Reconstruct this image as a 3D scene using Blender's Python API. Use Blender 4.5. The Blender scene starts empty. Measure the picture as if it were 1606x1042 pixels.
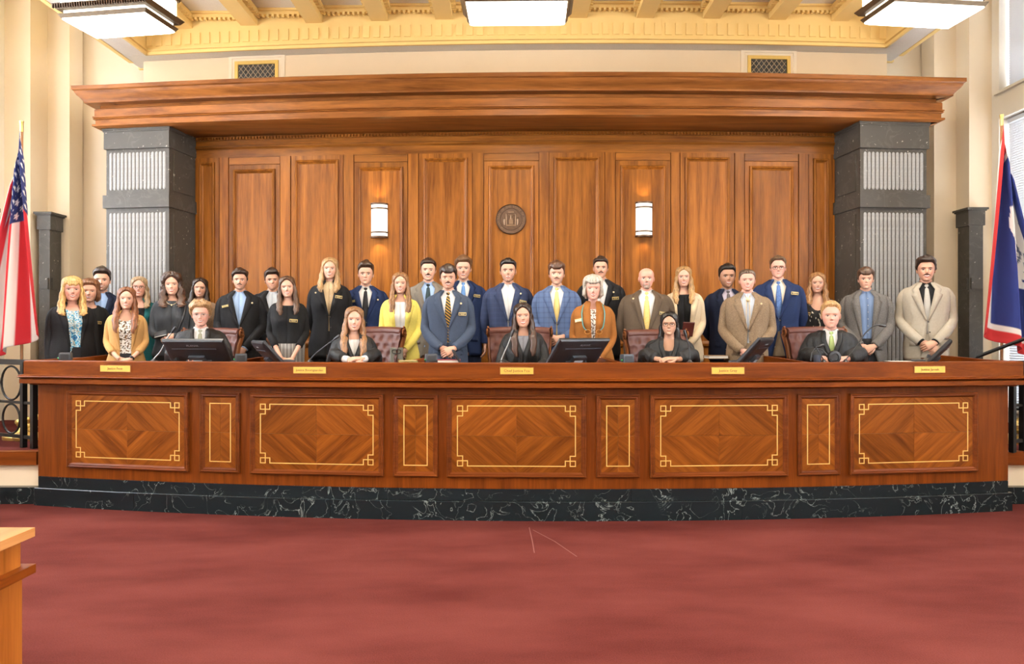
import bpy, math, random
from math import sin, cos, pi, sqrt, atan2, asin, radians as R
from mathutils import Vector, Matrix, noise
random.seed(7)
S = bpy.context.scene
COL = S.collection

# ------------------------------------------------------------------ camera, world, exposure
F, CX, CY, H = 1200.0, 803.0, 521.0, 1.545      # focal length in pixels of the 1606 x 1042 frame, eye height
cam = bpy.data.objects.new('camera', bpy.data.cameras.new('camera')); COL.objects.link(cam)
cam.location = (0, 0, H); cam.rotation_euler = (pi/2, 0, 0)
cam.data.sensor_width = 36; cam.data.lens = F/1606*36; cam.data.clip_end = 200
S.camera = cam
W = bpy.data.worlds.new('sky'); S.world = W; W.use_nodes = True
bg = W.node_tree.nodes['Background']; bg.inputs[0].default_value = (.93, .96, 1, 1); bg.inputs[1].default_value = 15.0
S.view_settings.view_transform = 'Standard'; S.view_settings.look = 'None'
S.view_settings.exposure = 0.16; S.view_settings.gamma = 1; S.view_settings.use_curve_mapping = False
S.cycles.use_denoising = True
S.cycles.max_bounces = 5; S.cycles.diffuse_bounces = 3; S.cycles.glossy_bounces = 2; S.cycles.transmission_bounces = 4
S.cycles.sample_clamp_indirect = 6
LAMP_W = 46.0; UP_W = 11.0; REAR_W = 84.0

# ------------------------------------------------------------------ the ensemble is gently bowed towards the room
def bowp(D):
    t = max(0.0, min(1.0, (D-6.2)/2.2))
    return 900 + 50*t, 1.12e-7 + (7.8e-8-1.12e-7)*t
def bendY(X, D):
    pc, k = bowp(D); u = CX + X*F/D
    return D*(1 + k*(u-pc)**2)
def ang(X, D):
    return atan2(bendY(X+.05, D) - bendY(X-.05, D), .1)
def UV(px, py, D):
    pc, k = bowp(D); u = px
    for _ in range(12): u = CX + (px-CX)*(1 + k*(u-pc)**2)
    Y = D*(1 + k*(u-pc)**2)
    return Vector(((px-CX)*Y/F, Y, H + (CY-py)*Y/F))
def XX(px, D): return UV(px, 0, D).x
def ZZ(py, D): return H + (CY-py)*D/F

# ------------------------------------------------------------------ mesh collector
class MB:
    def __init__(s): s.V = []; s.Fc = []; s.C = []; s.M = []
    def v(s, p, c=None): s.V.append(tuple(p)); s.C.append(c); return len(s.V)-1
    def f(s, idx, m=0): s.Fc.append(tuple(idx)); s.M.append(m)
    def grid(s, rows, closed=False, cols=None, m=0, cap0=False, cap1=False):
        n = len(rows[0]); base = len(s.V)
        for j, r in enumerate(rows):
            for i, p in enumerate(r): s.v(p, cols[j][i] if cols else None)
        for j in range(len(rows)-1):
            for i in range(n if closed else n-1):
                a = base+j*n+i; b = base+j*n+(i+1) % n
                s.f((a, b, b+n, a+n), m)
        if cap0: s.f([base+i for i in range(n)][::-1], m)
        if cap1: s.f([base+(len(rows)-1)*n+i for i in range(n)], m)
        return base
    def tube(s, pts, rad, n=8, m=0, caps=True, wob=0, col=None, up=None):
        """rad: list of r or (ra, rb): ra along the side axis, rb along the up axis"""
        pts = [Vector(p) for p in pts]; rows = []
        u0 = Vector(up) if up else Vector((0, 0, 1))
        prev = None
        for i, p in enumerate(pts):
            d = (pts[min(i+1, len(pts)-1)] - pts[max(i-1, 0)])
            d = d.normalized() if d.length > 1e-9 else Vector((0, 0, 1))
            if prev is None:
                if abs(d.dot(u0)) > .95: u0 = Vector((0, 1, 0)) if abs(d.y) < .9 else Vector((1, 0, 0))
                sd = d.cross(u0).normalized()
            else:
                sd = (prev - d*prev.dot(d)).normalized()
            prev = sd; uu = sd.cross(d)
            r = rad[i] if isinstance(rad, (list, tuple)) else rad
            ra, rb = r if isinstance(r, (list, tuple)) else (r, r)
            row = []
            for k in range(n):
                a = 2*pi*k/n
                q = p + sd*(ra*cos(a)) + uu*(rb*sin(a))
                if wob: q = p + (q-p)*(1 + wob*noise.noise(q*14))
                row.append(q)
            rows.append(row)
        s.grid(rows, True, [[col]*n]*len(rows) if col else None, m, caps, caps)
    def box(s, c, size, rz=0, m=0, rx=0, ry=0):
        M = Matrix.Rotation(rz, 3, 'Z') @ Matrix.Rotation(ry, 3, 'Y') @ Matrix.Rotation(rx, 3, 'X')
        b = len(s.V); c = Vector(c)
        for dz in (-.5, .5):
            for dx, dy in ((-.5, -.5), (.5, -.5), (.5, .5), (-.5, .5)):
                s.v(c + M @ Vector((dx*size[0], dy*size[1], dz*size[2])))
        for q in ((3, 2, 1, 0), (4, 5, 6, 7), (0, 1, 5, 4), (1, 2, 6, 5), (2, 3, 7, 6), (3, 0, 4, 7)):
            s.f([b+i for i in q], m)
    def ell(s, c, r, nu=10, nv=6, M=None, col=None):
        rows = []; c = Vector(c)
        for j in range(nv+1):
            t = pi*j/nv - pi/2; row = []
            for i in range(nu):
                a = 2*pi*i/nu
                q = Vector((r[0]*cos(t)*cos(a), r[1]*cos(t)*sin(a), r[2]*sin(t)))
                row.append(c + (M @ q if M else q))
            rows.append(row)
        s.grid(rows, True, [[col]*nu]*(nv+1) if col else None)
    def lathe(s, prof, c=(0, 0, 0), n=16, m=0):
        rows = [[(c[0]+r*cos(2*pi*i/n), c[1]+r*sin(2*pi*i/n), c[2]+z) for i in range(n)] for r, z in prof]
        s.grid(rows, True, None, m, True, True)
    def frame(s, w, h, prof, m=0, c=(0, 0, 0)):
        """mitred rectangular moulding in the xz plane; prof = (inset, proud)"""
        rows = []
        for ins, pr in prof:
            a, b = w/2-ins, h/2-ins
            rows.append([(c[0]-a, c[1]-pr, c[2]-b), (c[0]+a, c[1]-pr, c[2]-b), (c[0]+a, c[1]-pr, c[2]+b), (c[0]-a, c[1]-pr, c[2]+b)])
        s.grid(rows, True, None, m)
    def build(s, name, mat, parent=None, smooth=True, angle=35, loc=None, rz=None):
        me = bpy.data.meshes.new(name); me.from_pydata(s.V, [], s.Fc)
        mats = mat if isinstance(mat, (list, tuple)) else [mat]
        for x in mats: me.materials.append(x)
        if len(mats) > 1: me.polygons.foreach_set('material_index', s.M)
        if any(c is not None for c in s.C):
            at = me.color_attributes.new('Col', 'FLOAT_COLOR', 'POINT')
            buf = []
            for c in s.C: buf += [c[0], c[1], c[2], 1] if c is not None else [.5, .5, .5, 1]
            at.data.foreach_set('color', buf)
        if smooth:
            me.polygons.foreach_set('use_smooth', [True]*len(me.polygons))
            if angle: me.set_sharp_from_angle(angle=R(angle))
        me.update()
        return link(name, me, parent, loc, rz)
def link(name, me, parent=None, loc=None, rz=None):
    o = bpy.data.objects.new(name, me); COL.objects.link(o)
    if parent: o.parent = parent
    if loc is not None: o.location = loc
    if rz is not None: o.rotation_euler = (0, 0, rz)
    return o
def tag(o, label=None, cat=None, group=None, kind=None):
    if label: o['label'] = label
    if cat: o['category'] = cat
    if group: o['group'] = group
    if kind: o['kind'] = kind
    return o
def empty(name, loc=(0, 0, 0), rz=0):
    o = bpy.data.objects.new(name, None); COL.objects.link(o); o.location = loc; o.rotation_euler = (0, 0, rz)
    o.empty_display_size = .1
    return o
def sweep(prof, X0, X1, D, n=40, back=None, closed=True):
    """sweep a profile of (projection towards the camera, z) along the bowed line; 'back' = length of mitred returns at the ends"""
    mb = MB(); rows = []
    if back is not None: rows.append([(X0-p, bendY(X0, D)+back, z) for p, z in prof])
    for i in range(n+1):
        e0, e1 = (1 if i == 0 else 0), (1 if i == n else 0)
        X = X0 + (X1-X0)*i/n
        rows.append([(X + (p*(e1-e0) if back is not None else 0), bendY(X, D)-p, z) for p, z in prof])
    if back is not None: rows.append([(X1+p, bendY(X1, D)+back, z) for p, z in prof])
    mb.grid(rows, closed, None, 0, closed, closed)
    return mb
def text_mesh(txt, size, depth=.001, align='CENTER'):
    cu = bpy.data.curves.new('t', 'FONT'); cu.body = txt; cu.size = size; cu.extrude = depth; cu.align_x = align; cu.align_y = 'CENTER'
    cu.resolution_u = 2
    o = bpy.data.objects.new('t', cu); COL.objects.link(o)
    dg = bpy.context.evaluated_depsgraph_get(); me = bpy.data.meshes.new_from_object(o.evaluated_get(dg))
    bpy.data.objects.remove(o); bpy.data.curves.remove(cu)
    return me

# ------------------------------------------------------------------ materials
MATS = {}
def newmat(name):
    m = bpy.data.materials.new(name); m.use_nodes = True
    return m, m.node_tree.nodes, m.node_tree.links, m.node_tree.nodes['Principled BSDF']
def plain(name, col, rough=.5, metal=0, emit=None, es=0, noise_amt=.08, nscale=30):
    if name in MATS: return MATS[name]
    m, N, L, b = newmat(name)
    b.inputs['Roughness'].default_value = rough; b.inputs['Metallic'].default_value = metal
    if noise_amt:
        tc = N.new('ShaderNodeTexCoord'); nz = N.new('ShaderNodeTexNoise'); nz.inputs['Scale'].default_value = nscale
        nz.inputs['Detail'].default_value = 3
        L.new(tc.outputs['Object'], nz.inputs['Vector'])
        mx = N.new('ShaderNodeMix'); mx.data_type = 'RGBA'
        mx.inputs[6].default_value = tuple(c*(1-noise_amt) for c in col)+(1,)
        mx.inputs[7].default_value = tuple(min(1, c*(1+noise_amt)) for c in col)+(1,)
        L.new(nz.outputs['Fac'], mx.inputs[0]); L.new(mx.outputs[2], b.inputs['Base Color'])
    else: b.inputs['Base Color'].default_value = tuple(col)+(1,)
    if emit:
        b.inputs['Emission Color'].default_value = tuple(emit)+(1,); b.inputs['Emission Strength'].default_value = es
    MATS[name] = m; return m
def wood(name, dark, light, axis='x', scale=1.0, rough=.32, diag=0):
    """grain runs along axis; diag rotates the grain about y"""
    if name in MATS: return MATS[name]
    m, N, L, b = newmat(name)
    tc = N.new('ShaderNodeTexCoord'); oi = N.new('ShaderNodeObjectInfo'); mp = N.new('ShaderNodeMapping')
    rot = N.new('ShaderNodeVectorRotate'); rot.rotation_type = 'Y_AXIS'; rot.inputs['Angle'].default_value = diag
    L.new(tc.outputs['Object'], rot.inputs['Vector'])
    ad = N.new('ShaderNodeVectorMath'); ad.operation = 'ADD'
    cb = N.new('ShaderNodeCombineXYZ'); ml = N.new('ShaderNodeMath'); ml.operation = 'MULTIPLY'; ml.inputs[1].default_value = 37
    L.new(oi.outputs['Random'], ml.inputs[0])
    for i in range(3): L.new(ml.outputs[0], cb.inputs[i])
    L.new(rot.outputs[0], ad.inputs[0]); L.new(cb.outputs[0], ad.inputs[1]); L.new(ad.outputs[0], mp.inputs['Vector'])
    sc = [9*scale]*3; sc['xyz'.index(axis)] = .55*scale; mp.inputs['Scale'].default_value = sc
    n1 = N.new('ShaderNodeTexNoise'); n1.inputs['Scale'].default_value = 1.6; n1.inputs['Detail'].default_value = 5; n1.inputs['Distortion'].default_value = .7
    L.new(mp.outputs[0], n1.inputs['Vector'])
    n2 = N.new('ShaderNodeTexNoise'); n2.inputs['Scale'].default_value = 11; n2.inputs['Detail'].default_value = 2
    L.new(mp.outputs[0], n2.inputs['Vector'])
    a1 = N.new('ShaderNodeMath'); a1.operation = 'MULTIPLY_ADD'; a1.inputs[1].default_value = .35
    L.new(n2.outputs['Fac'], a1.inputs[0]); L.new(n1.outputs['Fac'], a1.inputs[2])
    rp = N.new('ShaderNodeValToRGB'); rp.color_ramp.elements[0].position = .42; rp.color_ramp.elements[1].position = .92
    rp.color_ramp.elements[0].color = tuple(dark)+(1,); rp.color_ramp.elements[1].color = tuple(light)+(1,)
    L.new(a1.outputs[0], rp.inputs[0])
    hs = N.new('ShaderNodeHueSaturation'); mr = N.new('ShaderNodeMapRange'); mr.inputs[3].default_value = .84; mr.inputs[4].default_value = 1.16
    L.new(oi.outputs['Random'], mr.inputs[0]); L.new(mr.outputs[0], hs.inputs['Value']); L.new(rp.outputs[0], hs.inputs['Color'])
    L.new(hs.outputs[0], b.inputs['Base Color'])
    b.inputs['Roughness'].default_value = rough; b.inputs['Coat Weight'].default_value = .0; b.inputs['Specular IOR Level'].default_value = .12; b.inputs['Coat Roughness'].default_value = .2
    MATS[name] = m; return m
def marble(name, base, vein, scale=3, thr=.03, rough=.18, speck=None):
    if name in MATS: return MATS[name]
    m, N, L, b = newmat(name)
    tc = N.new('ShaderNodeTexCoord'); nz = N.new('ShaderNodeTexNoise'); nz.inputs['Scale'].default_value = scale; nz.inputs['Detail'].default_value = 7
    nz.inputs['Distortion'].default_value = 1.2; L.new(tc.outputs['Object'], nz.inputs['Vector'])
    sb = N.new('ShaderNodeMath'); sb.operation = 'SUBTRACT'; sb.inputs[1].default_value = .5; L.new(nz.outputs['Fac'], sb.inputs[0])
    ab = N.new('ShaderNodeMath'); ab.operation = 'ABSOLUTE'; L.new(sb.outputs[0], ab.inputs[0])
    rp = N.new('ShaderNodeValToRGB'); rp.color_ramp.elements[0].position = 0; rp.color_ramp.elements[1].position = thr
    rp.color_ramp.elements[0].color = tuple(vein)+(1,); rp.color_ramp.elements[1].color = tuple(base)+(1,)
    L.new(ab.outputs[0], rp.inputs[0])
    n2 = N.new('ShaderNodeTexNoise'); n2.inputs['Scale'].default_value = scale*.8; n2.inputs['Detail'].default_value = 2
    L.new(tc.outputs['Object'], n2.inputs['Vector'])
    r2 = N.new('ShaderNodeMapRange'); r2.inputs[1].default_value = .40; r2.inputs[2].default_value = .62; L.new(n2.outputs['Fac'], r2.inputs[0])
    mx = N.new('ShaderNodeMix'); mx.data_type = 'RGBA'; mx.inputs[6].default_value = tuple(base)+(1,)
    L.new(r2.outputs[0], mx.inputs[0]); L.new(rp.outputs[0], mx.inputs[7])
    out = mx.outputs[2]
    if speck:
        vo = N.new('ShaderNodeTexNoise'); vo.inputs['Scale'].default_value = 26; vo.inputs['Detail'].default_value = 1; L.new(tc.outputs['Object'], vo.inputs['Vector'])
        r3 = N.new('ShaderNodeMapRange'); r3.inputs[1].default_value = .735; r3.inputs[2].default_value = .77; L.new(vo.outputs['Fac'], r3.inputs[0])
        m2 = N.new('ShaderNodeMix'); m2.data_type = 'RGBA'; m2.inputs[7].default_value = tuple(speck)+(1,)
        L.new(r3.outputs[0], m2.inputs[0]); L.new(out, m2.inputs[6]); out = m2.outputs[2]
    L.new(out, b.inputs['Base Color'])
    b.inputs['Roughness'].default_value = rough; b.inputs['Specular IOR Level'].default_value = .2
    MATS[name] = m; return m
def fabric(name, col, rough=.85, amt=.12, scale=60):
    if 'fabric_'+name in MATS: return MATS['fabric_'+name]
    m = plain('fabric_'+name, col, rough, 0, None, 0, amt, scale); m.node_tree.nodes['Principled BSDF'].inputs['Specular IOR Level'].default_value = .25
    bump(m, 8, .4, .03); return m
def bump(m, scale, strength, dist=.01):
    N, L = m.node_tree.nodes, m.node_tree.links
    tc = N.new('ShaderNodeTexCoord'); nz = N.new('ShaderNodeTexNoise'); nz.inputs['Scale'].default_value = scale; nz.inputs['Detail'].default_value = 4
    L.new(tc.outputs['Object'], nz.inputs['Vector'])
    bp = N.new('ShaderNodeBump'); bp.inputs['Strength'].default_value = strength; bp.inputs['Distance'].default_value = dist
    L.new(nz.outputs['Fac'], bp.inputs['Height']); L.new(bp.outputs[0], N['Principled BSDF'].inputs['Normal'])
def attr_mat(name, rough=.5, sss=0):
    if name in MATS: return MATS[name]
    m, N, L, b = newmat(name)
    a = N.new('ShaderNodeAttribute'); a.attribute_name = 'Col'; L.new(a.outputs['Color'], b.inputs['Base Color'])
    b.inputs['Roughness'].default_value = rough
    MATS[name] = m; return m

WD, WL = (.125, .036, .0058), (.345, .122, .0185)          # wall walnut
BD, BL = (.094, .0185, .0022), (.212, .049, .0055)       # bench walnut
w_v = wood('walnut_vertical', WD, WL, 'z'); w_h = wood('walnut_horizontal', WD, WL, 'x')
b_v = wood('bench_walnut_vertical', BD, BL, 'z'); b_h = wood('bench_walnut_horizontal', BD, BL, 'x'); b_y = wood('bench_walnut_deep', BD, BL, 'y')
VD, VL = (.088, .0195, .0022), (.25, .070, .0080)
v_p = wood('veneer_rising', VD, VL, 'x', 1.25, diag=R(40)); v_m = wood('veneer_falling', VD, VL, 'x', 1.25, diag=R(-40))
m_green = marble('dark_green_marble', (.010, .014, .016), (.26, .30, .28), 5.5, .009, .2)
m_black = marble('black_fossil_stone', (.060, .052, .042), (.09, .08, .067), 5, .05, .42, (.33, .30, .25))
m_flute = plain('grey_reeded_stone', (.27, .265, .26), .55, 0, None, 0, .3, 40)
m_cream = plain('cream_wall_paint', (.84, .70, .52), .85, 0, None, 0, .02, 6)
m_upper = plain('tan_wall_paint', (.78, .605, .40), .85, 0, None, 0, .02, 6)
m_white = plain('white_wall_paint', (.88, .83, .74), .85, 0, None, 0, .02, 6)
m_gold = plain('ochre_ceiling_paint', (.84, .585, .22), .8, 0, None, 0, .03, 8)
m_tile = plain('speckled_ceiling_tile', (.82, .77, .68), .9, 0, None, 0, .12, 90)
m_brass = plain('aged_brass', (.42, .29, .11), .4, .9, None, 0, .2, 25)
m_rim = plain('dark_bronze_rim', (.10, .062, .026), .5, .3, None, 0, .2, 25)
m_inlay = plain('satin_brass_inlay', (.75, .47, .13), .4, .35, None, 0, .2, 40)
m_plate = plain('brass_name_plate', (.66, .37, .06), .45, .25, None, 0, .1, 40)
m_bronze = plain('dark_bronze', (.085, .045, .025), .42, .55, None, 0, .35, 60)
m_ink = plain('engraved_ink', (.05, .03, .015), .6, 0, None, 0, 0)
m_iron = plain('black_iron', (.012, .012, .013), .45, .5, None, 0, .1, 30)
m_plastic = plain('black_plastic', (.014, .015, .018), .38, 0, None, 0, .1, 40)
m_plastic2 = plain('charcoal_plastic', (.035, .04, .05), .4, 0, None, 0, .1, 40)
m_leather = plain('oxblood_leather', (.105, .032, .020), .42, 0, None, 0, .25, 30)
MATS['oxblood_leather'].node_tree.nodes['Principled BSDF'].inputs['Specular IOR Level'].default_value = .35
m_cwood = wood('chair_wood', (.10, .03, .01), (.25, .09, .03), 'z')
m_lit = plain('lit_glass', (.9, .9, .85), .4, 0, (1, .93, .80), 11, 0)
m_sconce = plain('lit_sconce_glass', (.9, .88, .8), .4, 0, (1, .95, .84), 1.25, 0)
m_litside = plain('lit_glass_band', (.9, .88, .8), .4, 0, (1, .93, .78), 2.2, 0)
m_skin = attr_mat('skin', .48)
m_print = attr_mat('printed_cloth', .8)

# ================================================================== SETTING
def struct(o): o['kind'] = 'structure'; return o
XL, XR, YB, ZC = -6.25, 5.95, 10.1, 5.36
PZ = .46                                              # judges' platform
# ---- carpet
mc, N, L, b = newmat('burgundy_carpet'); MATS['carpet'] = mc
tc = N.new('ShaderNodeTexCoord'); n1 = N.new('ShaderNodeTexNoise'); n1.inputs['Scale'].default_value = 1.3; n1.inputs['Detail'].default_value = 4
mp = N.new('ShaderNodeMapping'); mp.inputs['Scale'].default_value = (.7, 1.6, 1); mp.inputs['Rotation'].default_value = (0, 0, -.5)
L.new(tc.outputs['Object'], mp.inputs[0]); L.new(mp.outputs[0], n1.inputs['Vector'])
n2 = N.new('ShaderNodeTexNoise'); n2.inputs['Scale'].default_value = 140; L.new(tc.outputs['Object'], n2.inputs['Vector'])
ad = N.new('ShaderNodeMath'); ad.operation = 'MULTIPLY_ADD'; ad.inputs[1].default_value = .45; L.new(n2.outputs['Fac'], ad.inputs[0]); L.new(n1.outputs['Fac'], ad.inputs[2])
rp = N.new('ShaderNodeValToRGB'); rp.color_ramp.elements[0].position = .52; rp.color_ramp.elements[1].position = .90
rp.color_ramp.elements[0].color = (.076, .0150, .0120, 1); rp.color_ramp.elements[1].color = (.130, .0310, .0250, 1)
L.new(ad.outputs[0], rp.inputs[0]); L.new(rp.outputs[0], b.inputs['Base Color']); b.inputs['Roughness'].default_value = .95; b.inputs['Specular IOR Level'].default_value = .05
bp = N.new('ShaderNodeBump'); bp.inputs['Strength'].default_value = .5; bp.inputs['Distance'].default_value = .004; L.new(n2.outputs['Fac'], bp.inputs['Height']); L.new(bp.outputs[0], b.inputs['Normal'])
mb = MB(); mb.box((-.15, 2.8, -.05), (12.3, 15, .1)); struct(mb.build('floor', mc, smooth=False))
# worn streaks on the carpet
for pts in (((830, 828), (835, 850), (838, 868)), ((836, 832), (870, 850), (905, 874))):
    w = [Vector(((x-CX)*H/(y-CY), H*F/(y-CY), .0015)) for x, y in pts]
    mb = MB(); mb.tube(w, [(.004, .0012)]*3, 6)
    tag(mb.build('carpet_scuff', plain('pale_scuff', (.17, .05, .04), .9)), 'faint pale scuff line on the carpet, ' + ('short and upright' if pts[2][0] < 850 else 'longer and slanting'), 'scuff')
# ---- platform behind the bench, seen at both ends
mb = MB()
mb.box((-.15, 8.58, PZ/2-.03), (12.2, 3.2, PZ-.06)); platform = struct(mb.build('floor_platform', m_cream, smooth=False))
mb = MB(); mb.box((-.15, 8.6, PZ-.03), (12.2, 3.16, .06)); mb.build('carpet', mc, platform, False)
for x0, x1 in ((XL+.05, XX(59, 6.30)-.02), (XX(1582, 6.30)+.02, XR-.05)):
    xm, w = (x0+x1)/2, x1-x0
    mb = MB(); mb.box((xm, 6.97, .25), (w, .05, .22)); mb.build('riser', m_cream, platform, False)
    mb = MB(); mb.box((xm, 6.94, PZ-.055), (w, .10, .12)); mb.build('nosing', b_h, platform, False)
    mb = MB(); mb.box((xm, 6.92, .075), (w, .11, .15)); mb.build('base_slab', m_green, platform, False)
# ---- walls
mb = MB(); mb.box(((XL+XR)/2, YB+.1, 3), (XR-XL+.4, .2, 6.2)); wall_back = struct(mb.build('wall_back', m_cream, smooth=False))
UD = 9.12
x0, x1 = XX(225, UD), XX(1391, UD)
struct(sweep([(0, 4.40), (0, 4.912), (-.6, 4.912), (-.6, 4.40)], x0, x1, UD).build('wall_upper', m_upper))
def wall_with_openings(name, X, Y0, Y1, Z1, ops, mat, sgn):
    """ops: (y0, y1, z0, z1). One wall in one mesh, made of boxes around its openings"""
    mb = MB(); ys = sorted({Y0, Y1} | {o[0] for o in ops} | {o[1] for o in ops}); T = .3
    for a, c in zip(ys[:-1], ys[1:]):
        zs = sorted([(o[2], o[3]) for o in ops if o[0] <= a and o[1] >= c]); z = 0
        for q0, q1 in zs + [(Z1, Z1)]:
            if q0 > z: mb.box((X+sgn*T/2, (a+c)/2, (z+q0)/2), (T, c-a, q0-z))
            z = q1
    return struct(mb.build(name, mat, smooth=False))
ops_r = [(6.6, 9.35, 1.9, 4.15), (6.6, 9.35, 4.48, 5.8), (2.2, 5.4, 1.9, 4.15), (2.2, 5.4, 4.48, 5.8), (-2.6, .6, 1.9, 4.15), (-2.6, .6, 4.48, 5.8), (6.6, 9.35, .62, 1.6)]
ops_l = [(2.2, 5.4, 1.9, 4.15), (2.2, 5.4, 4.48, 5.8), (5.9, 8.75, 1.9, 4.15), (5.9, 8.75, 4.48, 5.8), (-2.6, .6, 1.9, 4.15), (-2.6, .6, 4.48, 5.8)]
wall_with_openings('wall_right', XR, -4.7, YB+.2, 6.1, ops_r, m_white, 1)
wall_with_openings('wall_left', XL, -4.7, YB+.2, 6.1, ops_l, m_white, -1)
mb = MB(); mb.box(((XL+XR)/2, -4.7, 3), (XR-XL+.4, .2, 6.2)); struct(mb.build('wall_rear', m_white, smooth=False))
m_frame = plain('window_frame_grey', (.42, .43, .45), .5); m_slat = plain('blind_slat', (.74, .76, .80), .5, 0, None, 0, .02)
mg, N, L, b = newmat('window_glass'); b.inputs['Transmission Weight'].default_value = 1; b.inputs['Roughness'].default_value = 0; b.inputs['IOR'].default_value = 1.02
b.inputs['Base Color'].default_value = (.95, .97, 1, 1)
nwin = 0
for sgn, X, ops in ((1, XR, ops_r), (-1, XL, ops_l)):
    for (a, c, z0, z1) in ops:
        nwin += 1; e = struct(empty('window_%d' % nwin, (X+sgn*.2, (a+c)/2, z0), R(90)))
        w, h = c-a, z1-z0
        mb = MB(); mb.frame(w, h, [(0, .03), (.05, .03), (.05, -.03), (0, -.03)], c=(0, 0, h/2))
        mb.box((0, 0, h/2), (.04, .05, h)); mb.box((0, 0, h*.42), (w, .05, .04)); mb.build('window_frame', m_frame, e, False)
        mb = MB(); mb.box((0, 0, h/2), (w-.08, .006, h-.08)); mb.build('pane', mg, e, False)
        mb = MB(); mb.box((0, sgn*.09, -.015), (w+.1, .30, .03)); mb.build('window_sill', m_white, e, False)
        if a > 5 and sgn > 0:
            mb = MB(); k = 0; zz = .06
            while zz < h-.05:
                mb.box((0, sgn*.09, zz), (w-.06, .033, .0022), rx=sgn*R(62)); zz += .03
            tag(mb.build('blind_slats', m_slat, e, False), kind='stuff')
            mb = MB(); mb.box((0, sgn*.09, h-.04), (w-.05, .05, .05)); mb.build('blind_headrail', m_slat, e, False)
# ---- plaster pilasters in the rear corners
mb = MB(); xa, xb = UV(57, 300, 9.75).x, UV(80, 300, 9.75).x
mb.box((XL+.16, 9.62, 3), (.32, .40, 6)); mb.box((XL+.30, 9.92, 3), (.60, .30, 6)); struct(mb.build('trim_1', m_cream, smooth=False))
mb = MB(); mb.box((XR-.14, 9.64, 3), (.28, .30, 6)); mb.box((XR-.28, 9.92, 3), (.56, .30, 6)); struct(mb.build('trim_2', m_cream, smooth=False))
# ---- ceiling
mb = MB(); mb.box((0, 2.3, 5.46), (9.4, 14, .2)); ceiling = struct(mb.build('ceiling', m_tile, smooth=False))
mb = MB()
mb.box(((XL-4.7)/2, 2.7, 6.05), (1.8, 15, .1)); mb.box(((XR+4.7)/2, 2.7, 6.05), (1.6, 15, .1)); mb.box((0, 9.9, 6.05), (12, .8, .1)); mb.build('aisle_ceiling', m_white, ceiling, False)
ZS = 4.915
xs0, xs1 = -4.46, 4.44
# rear band of the cornice: flat speckled soffit, tan moulding, plain frieze, crown
CD = 8.93
sweep([(0, ZS), (0, ZS+.25), (-.42, ZS+.25), (-.42, ZS)], xs0-.29, xs1+.28, CD).build('soffit', m_tile, ceiling)
sweep([(.0, ZS-.004), (.03, ZS-.004), (.03, ZS+.03), (.055, ZS+.035), (.055, ZS+.055), (.015, ZS+.07), (.015, ZS+.28), (.0, ZS+.45), (-.06, ZS+.45)], xs0, xs1, CD).build('cornice_moulding', m_gold, ceiling)
for sg, xa in ((-1, xs0), (1, xs1)):
    y1 = bendY(xa, CD)
    mb = MB(); mb.box((xa+sg*.145, 2.3, ZS+.127), (.29, 2*(y1-2.3)+.1, .25)); mb.build('soffit', m_tile, ceiling, False)
    mb = MB(); rows = []
    for yy in (-4.6, y1-.0):
        rows.append([(xa-sg*p, yy, z) for p, z in ((0, ZS-.004), (.03, ZS-.004), (.03, ZS+.03), (.055, ZS+.035), (.055, ZS+.055), (.015, ZS+.07), (.015, ZS+.28), (0, ZS+.45), (-.06, ZS+.45))])
    mb.grid(rows, True, None, 0, True, True); mb.build('cornice_moulding', m_gold, ceiling)
    mb = MB(); mb.box((xa+sg*.30, 2.45, ZS+.03), (.05, 2*(y1-2.45)+.5, .075)); mb.box((xa+sg*.31, 2.45, ZS+.6), (.03, 2*(y1-2.45)+.5, 1.1)); mb.build('fascia', m_gold, ceiling, False)
sweep([(-.42, ZS-.006), (-.42, ZS+1.1), (-.47, ZS+1.1), (-.47, ZS-.006)], xs0-.32, xs1+.31, CD).build('fascia', m_gold, ceiling)
# fluted frieze blocks
me = None
fx = xs0+.06
while fx < xs1-.03:
    if me is None:
        mb = MB(); mb.box((0, 0, 0), (.075, .016, .135)); fo = mb.build('frieze_block', m_gold, ceiling, False); me = fo.data
    else: fo = link('frieze_block', me, ceiling)
    fo.location = (fx, bendY(fx, CD)-.02, ZS+.165); fo.rotation_euler = (0, 0, ang(fx, CD)); fx += .122
# beams and coffer dentils
BZ = 5.205
bxs = [XX(p, CD) for p in (190, 290, 392, 494, 596, 697, 800, 907, 1011, 1115, 1218, 1316)]
me = None
for x in bxs:
    if me is None:
        mb = MB(); mb.box((0, 0, 0), (.2, 13.1, .36)); mb.box((0, 0, .03), (.27, 13.1, .04)); bo = mb.build('beam', m_gold, ceiling, False); me = bo.data
    else: bo = link('beam', me, ceiling)
    bo.location = (x, bendY(x, CD)-.02-6.55, BZ+.18)
for xa, xc in zip(bxs[:-1], bxs[1:]):
    mb = MB(); xm = (xa+xc)/2; y = bendY(xm, CD)-.03; w = xc-xa-.2
    mb.box((xm, y-.02, 5.325), (w, .06, .05)); mb.box((xm, y-.045, 5.348), (w, .10, .022))
    k = 0; n = int(w/.055)
    for i in range(n):
        mb.box((xm-w/2+(i+.5)*w/n, y-.03, 5.285), (.028, .05, .025))
    for sg, xe in ((1, xa+.1), (-1, xc-.1)):
        mb.box((xe+sg*.02, y-1.5, 5.325), (.05, 3, .05))
        for i in range(26): mb.box((xe+sg*.025, y-.08-i*.055, 5.285), (.05, .028, .025))
    tag(mb.build('coffer_dentils', m_gold, ceiling, False), kind='stuff')
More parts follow.
